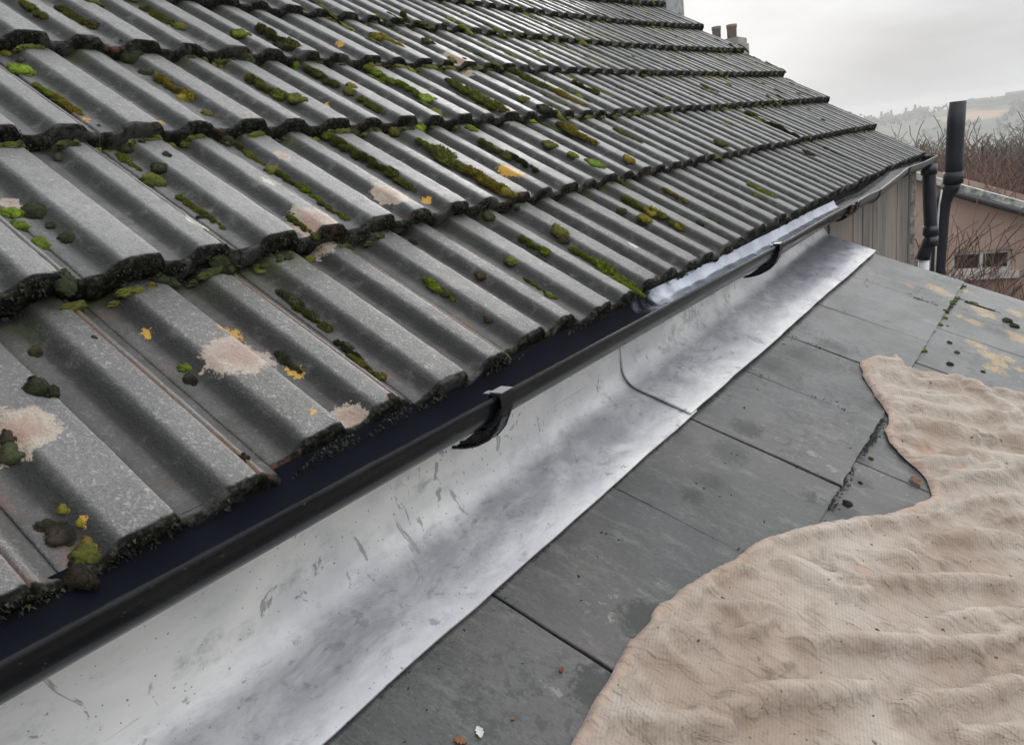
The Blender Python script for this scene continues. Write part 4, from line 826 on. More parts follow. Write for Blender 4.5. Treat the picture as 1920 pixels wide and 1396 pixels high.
# (px, py, length px, colour, shape 's' strip / 'c' cushion)
ML_ = [(65, 20, 50, 'olive', 's'), (145, 38, 62, 'olive', 's'), (178, 45, 26, 'dark', 'c'), (172, 3, 34, 'olive', 'c'), (8, 100, 34, 'gold', 'c'), (38, 133, 52, 'bright', 'c'), (68, 160, 22, 'olive', 'c'), (100, 182, 48, 'bright', 's'), (128, 200, 50, 'gold', 's'), (40, 113, 20, 'dark', 'c'),
       (305, 37, 60, 'olive', 's'), (340, 52, 34, 'olive', 'c'), (448, 65, 36, 'bright', 'c'), (520, 70, 60, 'olive', 's'), (328, 166, 62, 'gold', 's'), (350, 186, 40, 'gold', 'c'), (275, 135, 30, 'dark', 'c'), (390, 214, 24, 'olive', 'c'), (245, 105, 56, 'dark', 'c'),
       (410, 118, 36, 'olive', 'c'), (500, 165, 60, 'olive', 's'), (553, 186, 38, 'olive', 'c'), (460, 108, 44, 'dark', 'c'), (525, 90, 36, 'dark', 'c'), (555, 123, 34, 'bright', 'c'), (605, 146, 52, 'olive', 's'), (655, 172, 30, 'olive', 'c'), (690, 128, 30, 'olive', 'c'), (715, 143, 46, 'bright', 's'),
       (775, 172, 50, 'bright', 's'), (800, 186, 34, 'bright', 'c'), (705, 70, 34, 'gold', 'c'), (750, 80, 18, 'olive', 'c'), (770, 55, 40, 'olive', 's'), (800, 78, 26, 'olive', 'c'), (848, 128, 24, 'bright', 'c'), (700, 200, 40, 'olive', 's'), (660, 162, 24, 'gold', 'c'), (865, 165, 44, 'olive', 's'), (910, 190, 60, 'olive', 's'),
       (205, 275, 48, 'olive', 's'), (240, 305, 40, 'olive', 's'), (290, 342, 50, 'olive', 'c'), (300, 316, 38, 'dark', 'c'), (110, 295, 28, 'dark', 'c'), (312, 290, 22, 'dark', 'c'), (235, 280, 34, 'dark', 'c'), (145, 260, 30, 'dark', 'c'), (22, 400, 42, 'bright', 'c'), (35, 425, 36, 'bright', 'c'), (76, 458, 50, 'bright', 'c'),
       (70, 397, 60, 'dark', 'c'), (95, 424, 22, 'dark', 'c'), (130, 446, 38, 'dark', 'c'), (360, 388, 44, 'olive', 's'), (395, 412, 44, 'olive', 's'), (425, 262, 40, 'dark', 'c'), (445, 275, 56, 'olive', 's'), (475, 297, 34, 'olive', 's'), (515, 322, 40, 'olive', 'c'), (548, 342, 50, 'bright', 's'), (580, 362, 40, 'bright', 's'),
       (565, 425, 46, 'olive', 's'), (625, 396, 44, 'olive', 's'), (345, 270, 30, 'olive', 'c'), (620, 262, 50, 'bright', 's'), (660, 285, 70, 'olive', 's'), (710, 310, 54, 'olive', 's'), (755, 343, 44, 'olive', 's'), (660, 245, 30, 'dark', 'c'), (780, 240, 34, 'bright', 'c'), (738, 244, 30, 'olive', 'c'), (808, 276, 40, 'bright', 's'),
       (850, 305, 72, 'olive', 's'), (920, 345, 66, 'gold', 's'), (948, 362, 34, 'gold', 'c'), (885, 243, 28, 'bright', 'c'), (930, 280, 46, 'olive', 's'), (980, 305, 40, 'dark', 's'), (1075, 292, 26, 'bright', 'c'), (1115, 308, 40, 'bright', 'c'), (1030, 272, 30, 'olive', 'c'), (1080, 250, 50, 'gold', 's'), (1178, 300, 28, 'gold', 'c'),
       (997, 228, 20, 'bright', 'c'), (980, 185, 26, 'olive', 'c'), (1020, 205, 30, 'dark', 'c'), (925, 196, 26, 'olive', 'c'), (1000, 155, 60, 'olive', 's'), (1065, 185, 44, 'gold', 's'), (1175, 255, 34, 'olive', 's'), (1165, 342, 24, 'olive', 'c'), (1098, 165, 34, 'olive', 's'),
       (298, 520, 62, 'dark', 'c'), (410, 485, 50, 'dark', 'c'), (412, 505, 40, 'soil', 'c'), (488, 505, 34, 'olive', 'c'), (120, 530, 50, 'dark', 'c'), (560, 572, 60, 'dark', 's'), (585, 598, 56, 'olive', 's'), (605, 612, 24, 'soil', 'c'), (655, 660, 40, 'dark', 's'), (685, 690, 50, 'olive', 's'), (710, 708, 28, 'olive', 'c'), (650, 648, 24, 'dark', 'c'),
       (65, 660, 32, 'dark', 'c'), (70, 728, 60, 'dark', 'c'), (348, 688, 30, 'bright', 'c'), (355, 712, 34, 'soil', 'c'), (176, 632, 12, 'dark', 'c'), (540, 680, 40, 'dark', 's'), (20, 850, 66, 'dark', 'c'), (822, 542, 44, 'bright', 's'), (838, 550, 26, 'dark', 'c'), (902, 517, 26, 'dark', 'c'), (960, 490, 30, 'olive', 'c'), (1002, 460, 40, 'bright', 's'),
       (1015, 487, 28, 'dark', 'c'), (1005, 538, 34, 'olive', 's'), (1030, 555, 26, 'olive', 'c'), (1110, 490, 56, 'bright', 's'), (1145, 512, 60, 'bright', 's'), (1180, 540, 40, 'bright', 's'), (1048, 435, 40, 'olive', 'c'), (1055, 450, 28, 'soil', 'c'), (1200, 388, 44, 'bright', 's'), (1222, 398, 34, 'gold', 'c'), (1250, 410, 46, 'olive', 's'), (1272, 425, 28, 'gold', 'c'),
       (1340, 415, 24, 'dark', 'c'), (1165, 396, 22, 'dark', 'c'), (1210, 412, 34, 'gold', 'c'), (1312, 420, 18, 'dark', 'c'), (1265, 366, 30, 'gold', 's'), (1430, 360, 34, 'bright', 's'), (1420, 370, 22, 'olive', 'c'), (1515, 288, 22, 'dark', 'c'), (1460, 235, 12, 'bright', 'c'), (1470, 245, 36, 'dark', 's'), (1420, 222, 30, 'olive', 's'), (1365, 160, 14, 'bright', 'c'), (1350, 270, 26, 'olive', 'c'), (1240, 210, 30, 'olive', 's'),
       (112, 1005, 62, 'soil', 'c'), (165, 1040, 60, 'olive', 'c'), (165, 1020, 40, 'gold', 'c'), (150, 980, 22, 'gold', 'c'), (85, 985, 40, 'soil', 'c'), (145, 1080, 60, 'soil', 'c'), (118, 955, 28, 'gold', 'c'), (100, 730, 24, 'soil', 'c'), (15, 820, 40, 'soil', 'c'), (375, 408, 16, 'soil', 'c'), (735, 745, 20, 'soil', 'c'), (455, 860, 22, 'soil', 'c'), (915, 405, 30, 'dark', 'c'), (775, 455, 22, 'soil', 'c'), (915, 600, 20, 'soil', 'c')]
used_lbl = {}
def uniq(l):
    used_lbl[l] = used_lbl.get(l, 0)+1; return l
rm = random.Random(3); nm = 0; spots = []
for (px, py, L, colr, kind) in ML_:
    p, nrm = on_roof(px, py)
    if p is None: continue
    dep = p.dot(Vector(fw)); ln = L/F*dep*1.38
    k = 'strip' if kind == 's' else 'cushion'; me = rm.choice(STRIP if kind == 's' else CUSH)
    if kind == 's': ln *= 1.25
    nn = (nrm+Vector((AN[0], 0, AN[2]))*1.5)
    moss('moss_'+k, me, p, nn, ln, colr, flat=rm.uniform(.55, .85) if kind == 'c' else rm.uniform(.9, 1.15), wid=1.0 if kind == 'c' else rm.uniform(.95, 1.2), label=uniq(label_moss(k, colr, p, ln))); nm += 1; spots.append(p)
# the many smaller ones higher up the roof, growing along the interlocks
tries = 0
while nm < 285 and tries < 4000:
    tries += 1
    n = rm.choices([0, 1, 2, 3, 4, 5, 6, 7, 8], [.6, 1.0, 2.2, 3, 3, 2.6, 2, 1.4, .9])[0]; m_ = rm.randint(1, 19); s_ = CO[n]+rm.uniform(.0, .30)
    Y = Y0-.089+.2*m_+(.181 if rm.random() < .75 else rm.choice([.10, .02, .06]))
    if n <= 1 and Y < 2.0: continue
    if n == 2 and Y < 1.8: continue
    q = np.array([XE-s_*math.cos(AP), Y, ZE+s_*math.sin(AP)])+AN*.1
    h = roof_bvh.ray_cast(Vector(q), Vector(-AN)); 
    if h[0] is None: continue
    p = h[0]; dd = np.array(p); w_ = dd@fw; px = 960+F*(dd@rt)/w_; py = 698-F*(dd@up)/w_
    if not (-20 < px < 1700 and -20 < py < 700): continue
    if min((p-s__).length for s__ in spots) < .03: continue
    kind = 's' if rm.random() < .6 else 'c'; colr = rm.choices(['olive', 'gold', 'dark', 'bright'], [4, 2, 3, 1.2])[0]
    ln = rm.uniform(.04, .12) if kind == 's' else rm.uniform(.018, .042)
    k = 'strip' if kind == 's' else 'cushion'
    moss('moss_'+k, rm.choice(STRIP if kind == 's' else CUSH), p, h[1]+Vector((AN[0], 0, AN[2])), ln, colr, flat=.75, wid=1.1, label=uniq(label_moss(k, colr, p, ln))); nm += 1; spots.append(p)
# beyond that many, the smallest tufts of the upper courses as one mass
tiny = [moss_mesh('tuft', 30+i, [(0, 0, 1, .8, .6)], 220) for i in range(3)]
tv = [np.array([v_.co[:] for v_ in m_.vertices]) for m_ in tiny]; tf = [[tuple(p_.vertices) for p_ in m_.polygons] for m_ in tiny]
EV = []; EF = []; kk = 0; tries = 0; cnt_ = 0
while cnt_ < 760 and tries < 5000:
    tries += 1
    n = rm.choices([1, 2, 3, 4, 5, 6, 7, 8], [.7, 2, 3, 3.4, 3.2, 3, 2.4, 1.6])[0]; s_ = CO[n]+rm.uniform(0, .30)
    Y = Y0-.089+.2*rm.randint(1, 19)+(.181 if rm.random() < .6 else rm.choice([.10, .02, .12, .195]))
    if Y < .75+(.6 if n < 2 else 0): continue
    h = roof_bvh.ray_cast(Vector(np.array([XE-s_*math.cos(AP), Y, ZE+s_*math.sin(AP)])+AN*.1), Vector(-AN))
    if h[0] is None: continue
    i = rm.randrange(3); a = rm.uniform(.008, .02); z = (h[1]+Vector((AN[0], 0, AN[2]))).normalized(); x = (DUP-z*DUP.dot(z)).normalized(); y_ = z.cross(x)
    M3 = np.array([x*a*rm.choice([1, 1.6, 2.8]), y_*a*.9, z*a*.8]); EV.append(tv[i]@M3+np.array(h[0])); EF += [tuple(q+kk for q in f) for f in tf[i]]; kk += len(tv[i]); cnt_ += 1
for q_i in range(1100):
    n = rm.choices([1, 2, 3, 4, 5, 6, 7], [1.2, 2.4, 2.6, 2.2, 1.8, 1.4, 1])[0]; Y = .35+(YV-.6)*rm.random()**1.3
    if vnoise(np.array([[Y*5, n*3.1, 0.]]), 91)[0] < -.15: continue
    h = roof_bvh.ray_cast(Vector(np.array([XE-(CO[n]-rm.uniform(.004, .016))*math.cos(AP), Y, ZE+(CO[n]-.01)*math.sin(AP)])+AN*.1), Vector(-AN))
    if h[0] is None: continue
    i = rm.randrange(3); a = rm.uniform(.006, .015); z = Vector(AN); x = Vector((0, 1, 0)); y_ = z.cross(x)
    M3 = np.array([x*a*rm.choice([1, 1.5, 2.2])*(1 if Y > 1.5 else .45), y_*a*.8*(1 if Y > 1.5 else .6), z*a*.9]); EV.append(tv[i]@M3+np.array(h[0])); EF += [tuple(q+kk for q in f) for f in tf[i]]; kk += len(tv[i])
mt2, t, b = mat('mixed_moss'); c = mixc(t, ramp(t, noise(t, geoco(t), 9, 2), .4, .6), (.05, .062, .018), (.13, .125, .025)); c = mixc(t, ramp(t, noise(t, geoco(t), 31, 2), .5, .6), c, (.035, .042, .02))
setp(t, b, Base_Color=c, Roughness=.9); b.inputs['Specular IOR Level'].default_value = .15
put(make('small_moss_tufts', np.concatenate(EV), EF, mt2), 'scatter of tiny moss tufts over the tiles and along their laps', 'moss', kind='stuff')
# dark fuzz of algae and dead moss hanging on every butt edge: nobody could count it
def fuzz():
    V = []; Fc = []; g = np.random.default_rng(5)
    D = np.array([-math.cos(AP-TILT), 0, math.sin(AP-TILT)]); Nn = np.array([math.sin(AP-TILT), 0, math.cos(AP-TILT)])
    for n in range(9):
        cnt = [7000, 6500, 5000, 4000, 3000, 2200, 1600, 1200, 900][n]
        Y = .05+(YV-.08)*g.random(cnt)**1.6
        yl = ((Y-(Y0-.089)) % .2); h = np.interp(yl, PR[:, 0], PR[:, 1])
        keep = vnoise(np.stack([Y*13, 0*Y+n*3.3, 0*Y], -1), 77) > -.25
        q = g.random(cnt); B = course(n, Y)+(-.002)*D+((h-.0225)-.028*q)[:, None]*Nn
        dirv = -D*g.uniform(.2, 1, cnt)[:, None]+np.array([0, 0, -1])*g.uniform(-.4, .9, cnt)[:, None]+g.normal(0, .5, (cnt, 3)); dirv /= np.linalg.norm(dirv, axis=1, keepdims=True)
        l = g.uniform(.0018, .0052, cnt)[:, None]; t1 = np.cross(dirv, g.normal(0, 1, (cnt, 3))); t1 /= np.linalg.norm(t1, axis=1, keepdims=True); w_ = l*.3
        a = B-t1*w_; b_ = B+t1*w_; c = B+dirv*l
        k = np.where(keep)[0]
        for i in k:
            b0 = len(V); V += [a[i], b_[i], c[i]]; Fc.append((b0, b0+1, b0+2))
    return np.array(V), Fc
mfz, t, b = mat('dead_moss_fuzz'); setp(t, b, Base_Color=mixc(t, ramp(t, noise(t, geoco(t), 40, 3), .45, .62), (.018, .018, .014), (.055, .058, .028)), Roughness=.95)
fv, ff_ = fuzz(); fz = make('moss_fringe', fv, ff_, mfz); put(fz, 'dark fringe of dead moss and algae clinging to the lower tile edges', 'moss', kind='stuff')

# moss and crumbs on the slates
slate_bvh = BVHTree.FromPolygons([tuple(v_) for v_ in SV.tolist()], SF.tolist())
cloth_bvh = BVHTree.FromPolygons([tuple(v_) for v_ in CV.tolist()], CF.tolist())
def hit(bvh, px, py):
    h = bvh.ray_cast(Vector((0, 0, 0)), Vector(ray(px, py)).normalized()); return h[0], h[1]
SNV = Vector(SN)
SM = [(1786, 569, 24, 'bright', 'moss tuft in the slate joint farthest from the cloth'), (1795, 560, 18, 'olive', 'flat moss tuft where two slate joints meet near the far edge'), (1808, 562, 46, 'olive', 'low moss strip along the far short slate joint'), (1770, 595, 22, 'bright', 'rounded moss tuft midway along the mossy slate joint'), (1762, 608, 20, 'olive', 'moss tuft just below the middle of the mossy slate joint'),
      (1774, 583, 18, 'olive', 'small moss tuft between two larger ones in the slate joint'), (1733, 658, 26, 'bright', 'moss tuft in the slate joint just above the dust sheet'), (1845, 577, 60, 'dark', 'long dark moss line along the short slate joint at right'), (1735, 565, 40, 'dark', 'thin dark moss line on the joint left of the mossy junction'),
      (1890, 602, 36, 'dark', 'dark moss lump beside the orange lichen at the right edge'), (1903, 612, 34, 'dark', 'flat dark moss smear at the right edge of the slates'), (1782, 683, 26, 'dark', 'dark round moss lump on the slate just above the cloth'), (1795, 661, 20, 'dark', 'small dark moss lump above the round one'), (1780, 642, 18, 'dark', 'split dark moss crumb on the slate left of the yellow lichen'),
      (1858, 598, 14, 'dark', 'tiny dark moss pellet by the ochre lichen stripe'), (1844, 697, 14, 'dark', 'tiny dark pellet near the cloth on the right slates'), (1777, 611, 8, 'dark', 'smallest moss pellet right of the mossy joint'), (1613, 905, 14, 'soil', 'dirt clump in the lower slate joint'), (1590, 945, 30, 'soil', 'dirt clump along the slate step beside the cloth'), (1634, 860, 16, 'soil', 'dirt clump at the slate corner above the cloth notch')]
for (px, py, L, colr, lb) in SM:
    p, nrm = hit(slate_bvh, px, py)
    if p is None: continue
    ln = L/F*p.dot(Vector(fw)); strip = 'line' in lb or 'strip' in lb
    al = Vector((cb, 0, -sb)) if strip else Vector((0, 1, 0))
    moss('moss_strip' if strip else 'moss_tuft', rm.choice(STRIP if strip else CUSH), p, SNV, ln, colr, along=al, flat=.7 if not strip else .5, wid=.9 if not strip else .6, label=lb, group='moss on the slates')
dv = []; df = []; gdr = np.random.default_rng(9)
def grit(P0, n_, r_):
    for _ in range(n_):
        c = P0+gdr.normal(0, 1, 3)*np.array([.003, .004, .0])*r_+np.array([0, 0, .0008]); q = gdr.uniform(.0008, .0026)*r_; k = len(dv)
        for v in ((1, 1, 1), (1, -1, -1), (-1, 1, -1), (-1, -1, 1)): dv.append(c+np.array(v)*q*gdr.uniform(.5, 1.3, 3)*np.array([1, 1, .6]))
        df.extend([(k, k+1, k+2), (k, k+3, k+1), (k, k+2, k+3), (k+1, k+3, k+2)])
for Y in np.arange(.35, 2.70, .006):
    dens = max(0, vnoise(np.array([[Y*7, 0, 0.]]), 8)[0]+.25)*(1.6 if .95 < Y < 1.6 else .8)
    grit(SP(.268+.012*np.clip((Y-1.4)/1.3, -1, 1)+.004, Y, -.002), gdr.poisson(3.0*dens), 1.3)
    if vnoise(np.array([[Y*9, 5, 0.]]), 9)[0] > .1: grit(SP(.003, Y, .001), gdr.poisson(.8), .7)
for yj in (.589, .888, 1.177, 1.459, 1.728, 2.03, 2.395):
    for s_ in np.arange(.01, .26, .006): grit(SP(s_, yj, .0), gdr.poisson(.9*max(0, .5+vnoise(np.array([[s_*20, yj*9, 0.]]), 10)[0])), .8)
put(make('joint_dirt', np.array(dv), df, simple('joint_dirt', (.022, .022, .017), .95, .5, 60)), 'black gritty dirt lying along the slate joints', 'dirt', kind='stuff')
mleaf = simple('dead_leaf', (.16, .07, .025), .7, .4, 120)
def crumb(px, py, L, bvh, label, m=None, name='crumb', group='crumbs of dirt and moss', flat=.35):
    p, nrm = hit(bvh, px, py)
    if p is None: return
    o = moss(name, rm.choice(CUSH), p, nrm or SNV, L/F*p.dot(Vector(fw)), 'soil', along=Vector((rm.uniform(-1, 1), rm.uniform(-1, 1), 0)), flat=flat, wid=rm.uniform(.45, .9), label=label, group=group, cat='debris')
    if m: o.material_slots[0].material = m
for (px, py) in [(1420, 730), (1395, 764), (1595, 840), (1372, 850), (1382, 852), (1360, 868), (1305, 905), (1320, 915), (1350, 930), (1371, 927), (1433, 978), (1128, 998), (1137, 1000), (1160, 1012), (1120, 1043), (1085, 1080), (980, 1243), (823, 1253), (765, 1290), (800, 1330), (758, 1390), (1530, 540), (1470, 645), (1626, 537), (1570, 753), (1090, 1125), (870, 1180), (1468, 1000)]:
    crumb(px, py, rm.uniform(6, 12), slate_bvh, 'tiny dark crumb of dirt on the bare slates', group='crumbs on the slates')
for (px, py) in [(1637, 1341), (1513, 1386), (1570, 1044), (1634, 1020), (1745, 717), (1800, 730), (1888, 868), (1822, 820), (1895, 1079), (1868, 1232), (1429, 1326), (1490, 1375), (1826, 1143), (1770, 1180), (1645, 1180), (1690, 1310), (1820, 1052), (1540, 1260), (1310, 1200), (1355, 1120)]:
    crumb(px, py, rm.uniform(5, 12), cloth_bvh, 'tiny dark crumb of dirt on the dust sheet', group='crumbs on the dust sheet')
for (px, py) in [(245, 1230), (280, 1190), (350, 1150), (455, 1095), (520, 1040), (560, 1010), (600, 1110), (690, 1150), (410, 1255), (640, 1235), (890, 1010), (930, 860), (1105, 810), (1060, 850)]:
    p, nrm = on_slate(px, py, .004), None
def leaf(px, py, L, ang, bvh, label, m, name, cat, group=None):
    p, nrm = hit(bvh, px, py)
    if p is None: return
    ln = L/F*p.dot(Vector(fw)); V = []; Fc = []; n = 9
    for i in range(n):
        q = i/(n-1); w_ = math.sin(q*math.pi)**.7*.28*(1+.25*math.sin(i*2.7)); 
        for j in (-1, 0, 1): V.append((q-.5, w_*j, .10*abs(j)+.10*math.sin(q*3)+.02))
    for i in range(n-1):
        for j in range(2): a = i*3+j; Fc.append((a, a+3, a+4, a+1))
    V += [(x, y_, z-.035) for x, y_, z in V]; k = n*3; Fc += [tuple(k+i for i in f[::-1]) for f in Fc]
    me = bpy.data.meshes.new(name); me.from_pydata([(x*ln, y_*ln, z*ln) for x, y_, z in V], [], Fc); me.materials.append(m); o = bpy.data.objects.new(name, me); COL.objects.link(o)
    z = SNV; x = Vector((math.cos(ang), math.sin(ang), 0)); x = (x-z*x.dot(z)).normalized(); y_ = z.cross(x)
    o.matrix_world = Matrix.Translation(p+z*.001) @ Matrix((x, y_, z)).transposed().to_4x4(); put(o, label, cat, group)
leaf(862, 1391, 26, .4, slate_bvh, 'curled brown dead leaf on the slate at the bottom of the photo', mleaf, 'dead_leaf', 'leaf')
leaf(1715, 905, 28, 2.4, slate_bvh, 'brown dead leaf beside the cloth in its notch', mleaf, 'dead_leaf', 'leaf')
leaf(961, 1348, 10, 1.2, slate_bvh, 'small tan leaf scrap above the white splash', mleaf, 'dead_leaf', 'leaf')
leaf(1052, 1256, 14, 2.0, slate_bvh, 'small dark red leaf scrap left of the dust sheet', simple('red_leaf', (.13, .035, .02), .7), 'dead_leaf', 'leaf')
leaf(898, 1374, 26, -.6, slate_bvh, 'white bird dropping splashed on the slate near the bottom edge', simple('bird_lime', (.62, .66, .60), .8), 'bird_dropping', 'bird dropping')

byl = {}
for o in list(SC.objects):
    if o.get('group') == 'moss cushions on the tile roof': byl.setdefault(o['label'], []).append(o)
for l, L in byl.items():
    if len(L) > 1:
        L.sort(key=lambda o: -o.matrix_world.translation.z)
        for k, o in enumerate(L): o['label'] = (('upper ', 'lower ') if len(L) == 2 else ('topmost ', 'upper middle ', 'lower middle ', 'bottom ', 'lowest '))[min(k, 4)]+l
# ---------------------------------------------------------------- what stands beyond
# neighbour house with the chimney that shows over the verge
nb = empty('neighbour_house', (-14, 24, -6.2), 'neighbouring house whose chimney with two terracotta pots shows over the tile verge', 'house')
DC = 19.0
M_st = simple('chimney_stone', (.30, .29, .26), .9, .2, 3, bmp=.01); M_pot = simple('terracotta_pot', (.22, .165, .145), .9)
ctr = at(1370, 84, 1, DC)
nw = MB(); nw.box(ctr[0]-6.5, ctr[0]+.3, DC-.6, DC+8, -6.5, ctr[2]-1.6); nw.build('wall', simple('neighbour_wall', (.35, .33, .3), .9), nb)
nr_ = MB(); xm = ctr[0]-3.1; z0_ = ctr[2]-1.7; z1_ = ctr[2]-.15
nr_.add([(ctr[0]-6.7, DC-.8, z0_), (xm, DC-.8, z1_), (ctr[0]+.5, DC-.8, z0_), (ctr[0]-6.7, DC+8.2, z0_), (xm, DC+8.2, z1_), (ctr[0]+.5, DC+8.2, z0_)], [(0, 1, 2), (3, 5, 4), (0, 3, 4, 1), (1, 4, 5, 2), (0, 2, 5, 3)])
nroof = nr_.build('roof', simple('neighbour_slate', (.12, .12, .125), .6), nb)
cs = MB(); a_ = at(1334, 68, 1, DC); b_ = at(1390, 68, 1, DC); cs.box(a_[0], b_[0], DC-.25, DC+.4, a_[2]-2.4, b_[2]-.02)
cs2 = at(1393, 80, 1, DC); cs.box(a_[0]-.05, cs2[0], DC-.3, DC+.45, cs2[2]-2.4, cs2[2])
cst = cs.build('chimney', M_st, nroof)
for (xa, xb, yt) in ((1333, 1350, 50), (1360.5, 1380, 46)):
    c0 = at((xa+xb)/2, 70, 1, DC); c1_ = at((xa+xb)/2, yt, 1, DC); r_ = (at(xb, 60, 1, DC)[0]-at(xa, 60, 1, DC)[0])/2
    cp_ = MB(); cp_.tube([(c1_[0], DC+.05, c0[2]-.05), (c1_[0], DC+.05, c1_[2]-.08), (c1_[0], DC+.05, c1_[2]-.07), (c1_[0], DC+.05, c1_[2])], [r_*.88, r_*.93, r_*1.02, r_*1.0], 16)
    cp_.build('chimney_pot', M_pot, nroof, smooth=True)

# pink rendered house
pd = np.array([math.sin(R(78)), math.cos(R(78)), 0]); pn = np.array([-pd[1], pd[0], 0])
PO = at(1762, 420, 1, 9.0); PO[2] = 0
def on_pink(px, py, off=0.0):
    d = ray(px, py); p0 = PO-pn*off; return d*((p0@pn)/(d@pn))
pink = empty('pink_house', (float(PO[0]+2), float(PO[1]+1), -5.9), 'pink rendered low house with a white framed window and lichened roof edge', 'house')
mpk, t, b = mat('pink_render'); co = geoco(t); c = mixc(t, ramp(t, noise(t, co, 3, 5, .6), .35, .65), (.50, .365, .305), (.60, .455, .385)); c = mixc(t, M_(t, 'MULTIPLY', ramp(t, noise(t, co, 1.2, 5, .6, (1, 1, .3)), .5, .7), .4), c, (.33, .23, .19))
setp(t, b, Base_Color=c, Roughness=.9); bump(t, b, noise(t, co, 60, 3), .004)
def pp(u, v, w): return PO+pd*u+np.array([0, 0, 1])*v+pn*w       # along facade, height, depth away
def puv(px, py): q = on_pink(px, py); return float((q-PO)@pd), float(q[2])
uL, zL = puv(1768, 350); uR, zR = puv(1920, 392); sl_ = (zR-zL)/(uR-uL)
uA, uB = uL-.25, uL+6.5; zt = lambda u: zL+sl_*(u-uL)
w0, wz1 = puv(1700, 476); w1, _ = puv(1899, 470); _, wz0 = puv(1893, 507); wz1 = puv(1893, 467)[1]
V = []; Fc = []
def quad(a, b2, c2, d2): 
    k = len(V); V.extend([a, b2, c2, d2]); Fc.append((k, k+1, k+2, k+3))
w0 = uA+.35
us = [uA, w0, w1, uB]
quad(pp(uA, -5.9, 0), pp(w0, -5.9, 0), pp(w0, zt(w0), 0), pp(uA, zt(uA), 0)); quad(pp(w1, -5.9, 0), pp(uB, -5.9, 0), pp(uB, zt(uB), 0), pp(w1, zt(w1), 0))
quad(pp(w0, -5.9, 0), pp(w1, -5.9, 0), pp(w1, wz0, 0), pp(w0, wz0, 0)); quad(pp(w0, wz1, 0), pp(w1, wz1, 0), pp(w1, zt(w1), 0), pp(w0, zt(w0), 0))
for (a, b2) in (((w0, wz0), (w1, wz0)), ((w1, wz0), (w1, wz1)), ((w1, wz1), (w0, wz1)), ((w0, wz1), (w0, wz0))): quad(pp(*a, 0), pp(*b2, 0), pp(*b2, .12), pp(*a, .12))
quad(pp(uA, -5.9, 0), pp(uA, zt(uA), 0), pp(uA, zt(uA), 5), pp(uA, -5.9, 5)); quad(pp(uB, -5.9, 0), pp(uB, zt(uB), 0), pp(uB, zt(uB), 5), pp(uB, -5.9, 5)); quad(pp(uA, -5.9, 5), pp(uA, zt(uA), 5), pp(uB, zt(uB), 5), pp(uB, -5.9, 5))
make('wall', V, Fc, mpk, pink)
M_wf = simple('white_window_frame', (.62, .62, .60), .5); M_gl, t, b = mat('window_glass'); setp(t, b, Base_Color=mixc(t, noise(t, geoco(t), 3, 2), (.03, .025, .025), (.10, .08, .075)), Roughness=.08)
wf = MB(); e3 = np.array([0, 0, 1.0])
def pbar(mb, u0_, v0_, u1_, v1_, d0, d1):
    c = (pp(u0_, v0_, d0)+pp(u1_, v1_, d1))/2; mb.obox(c, pd*(u1_-u0_)/2, pn*(d1-d0)/2, e3*(v1_-v0_)/2)
f_w = .035
pbar(wf, w0, wz0, w1, wz0+f_w, .03, .09); pbar(wf, w0, wz1-f_w, w1, wz1, .03, .09); pbar(wf, w0, wz0+f_w, w0+f_w, wz1-f_w, .03, .09); pbar(wf, w1-f_w, wz0+f_w, w1, wz1-f_w, .03, .09)
pbar(wf, (w0+w1)/2-.02, wz0+f_w, (w0+w1)/2+.02, wz1-f_w, .035, .085)
win = wf.build('window', M_wf, pink)
pg = MB(); pbar(pg, w0+.01, wz0+.01, w1-.01, wz1-.01, .062, .07); pg.build('pane', M_gl, win)
sl2 = MB(); pbar(sl2, w0-.06, wz0-.07, w1+.06, wz0-.003, -.05, .11); sl2.build('sill', M_wf, win)
M_re = simple('lichened_roof_edge', (.22, .23, .215), .7, .5, 9, bmp=.01)
re_ = MB(); pd2 = pd+np.array([0, 0, sl_]); pd2n = pd2
hc = (uB-uA)/2+.15; cen = pp((uA+uB)/2, zt((uA+uB)/2)+.04, 2.45); un = np.cross(pd2, pn); un /= np.linalg.norm(un); un = un if un[2] > 0 else -un
re_.obox(cen-np.array([0, 0, .45]), pd2*hc, pn*2.40, un*.02); prf = re_.build('roof', simple('dark_flat_roof', (.07, .07, .07), .8), pink)
cp2 = MB(); cp2.obox(cen-pn*2.45, pd2*hc, pn*.13, un*.032); cp2.build('coping', simple('flaking_coping', (.36, .38, .35), .8, .55, 14, bmp=.02, bscale=20), prf)
gt = MB(); gt.tube([pp(uL+.0, zt(uL)-.03, -.2), pp(uB, zt(uB)-.03, -.2)], .03, 8); gt.build('roof_trim', simple('dark_trim', (.04, .04, .045), .5), prf, smooth=True)

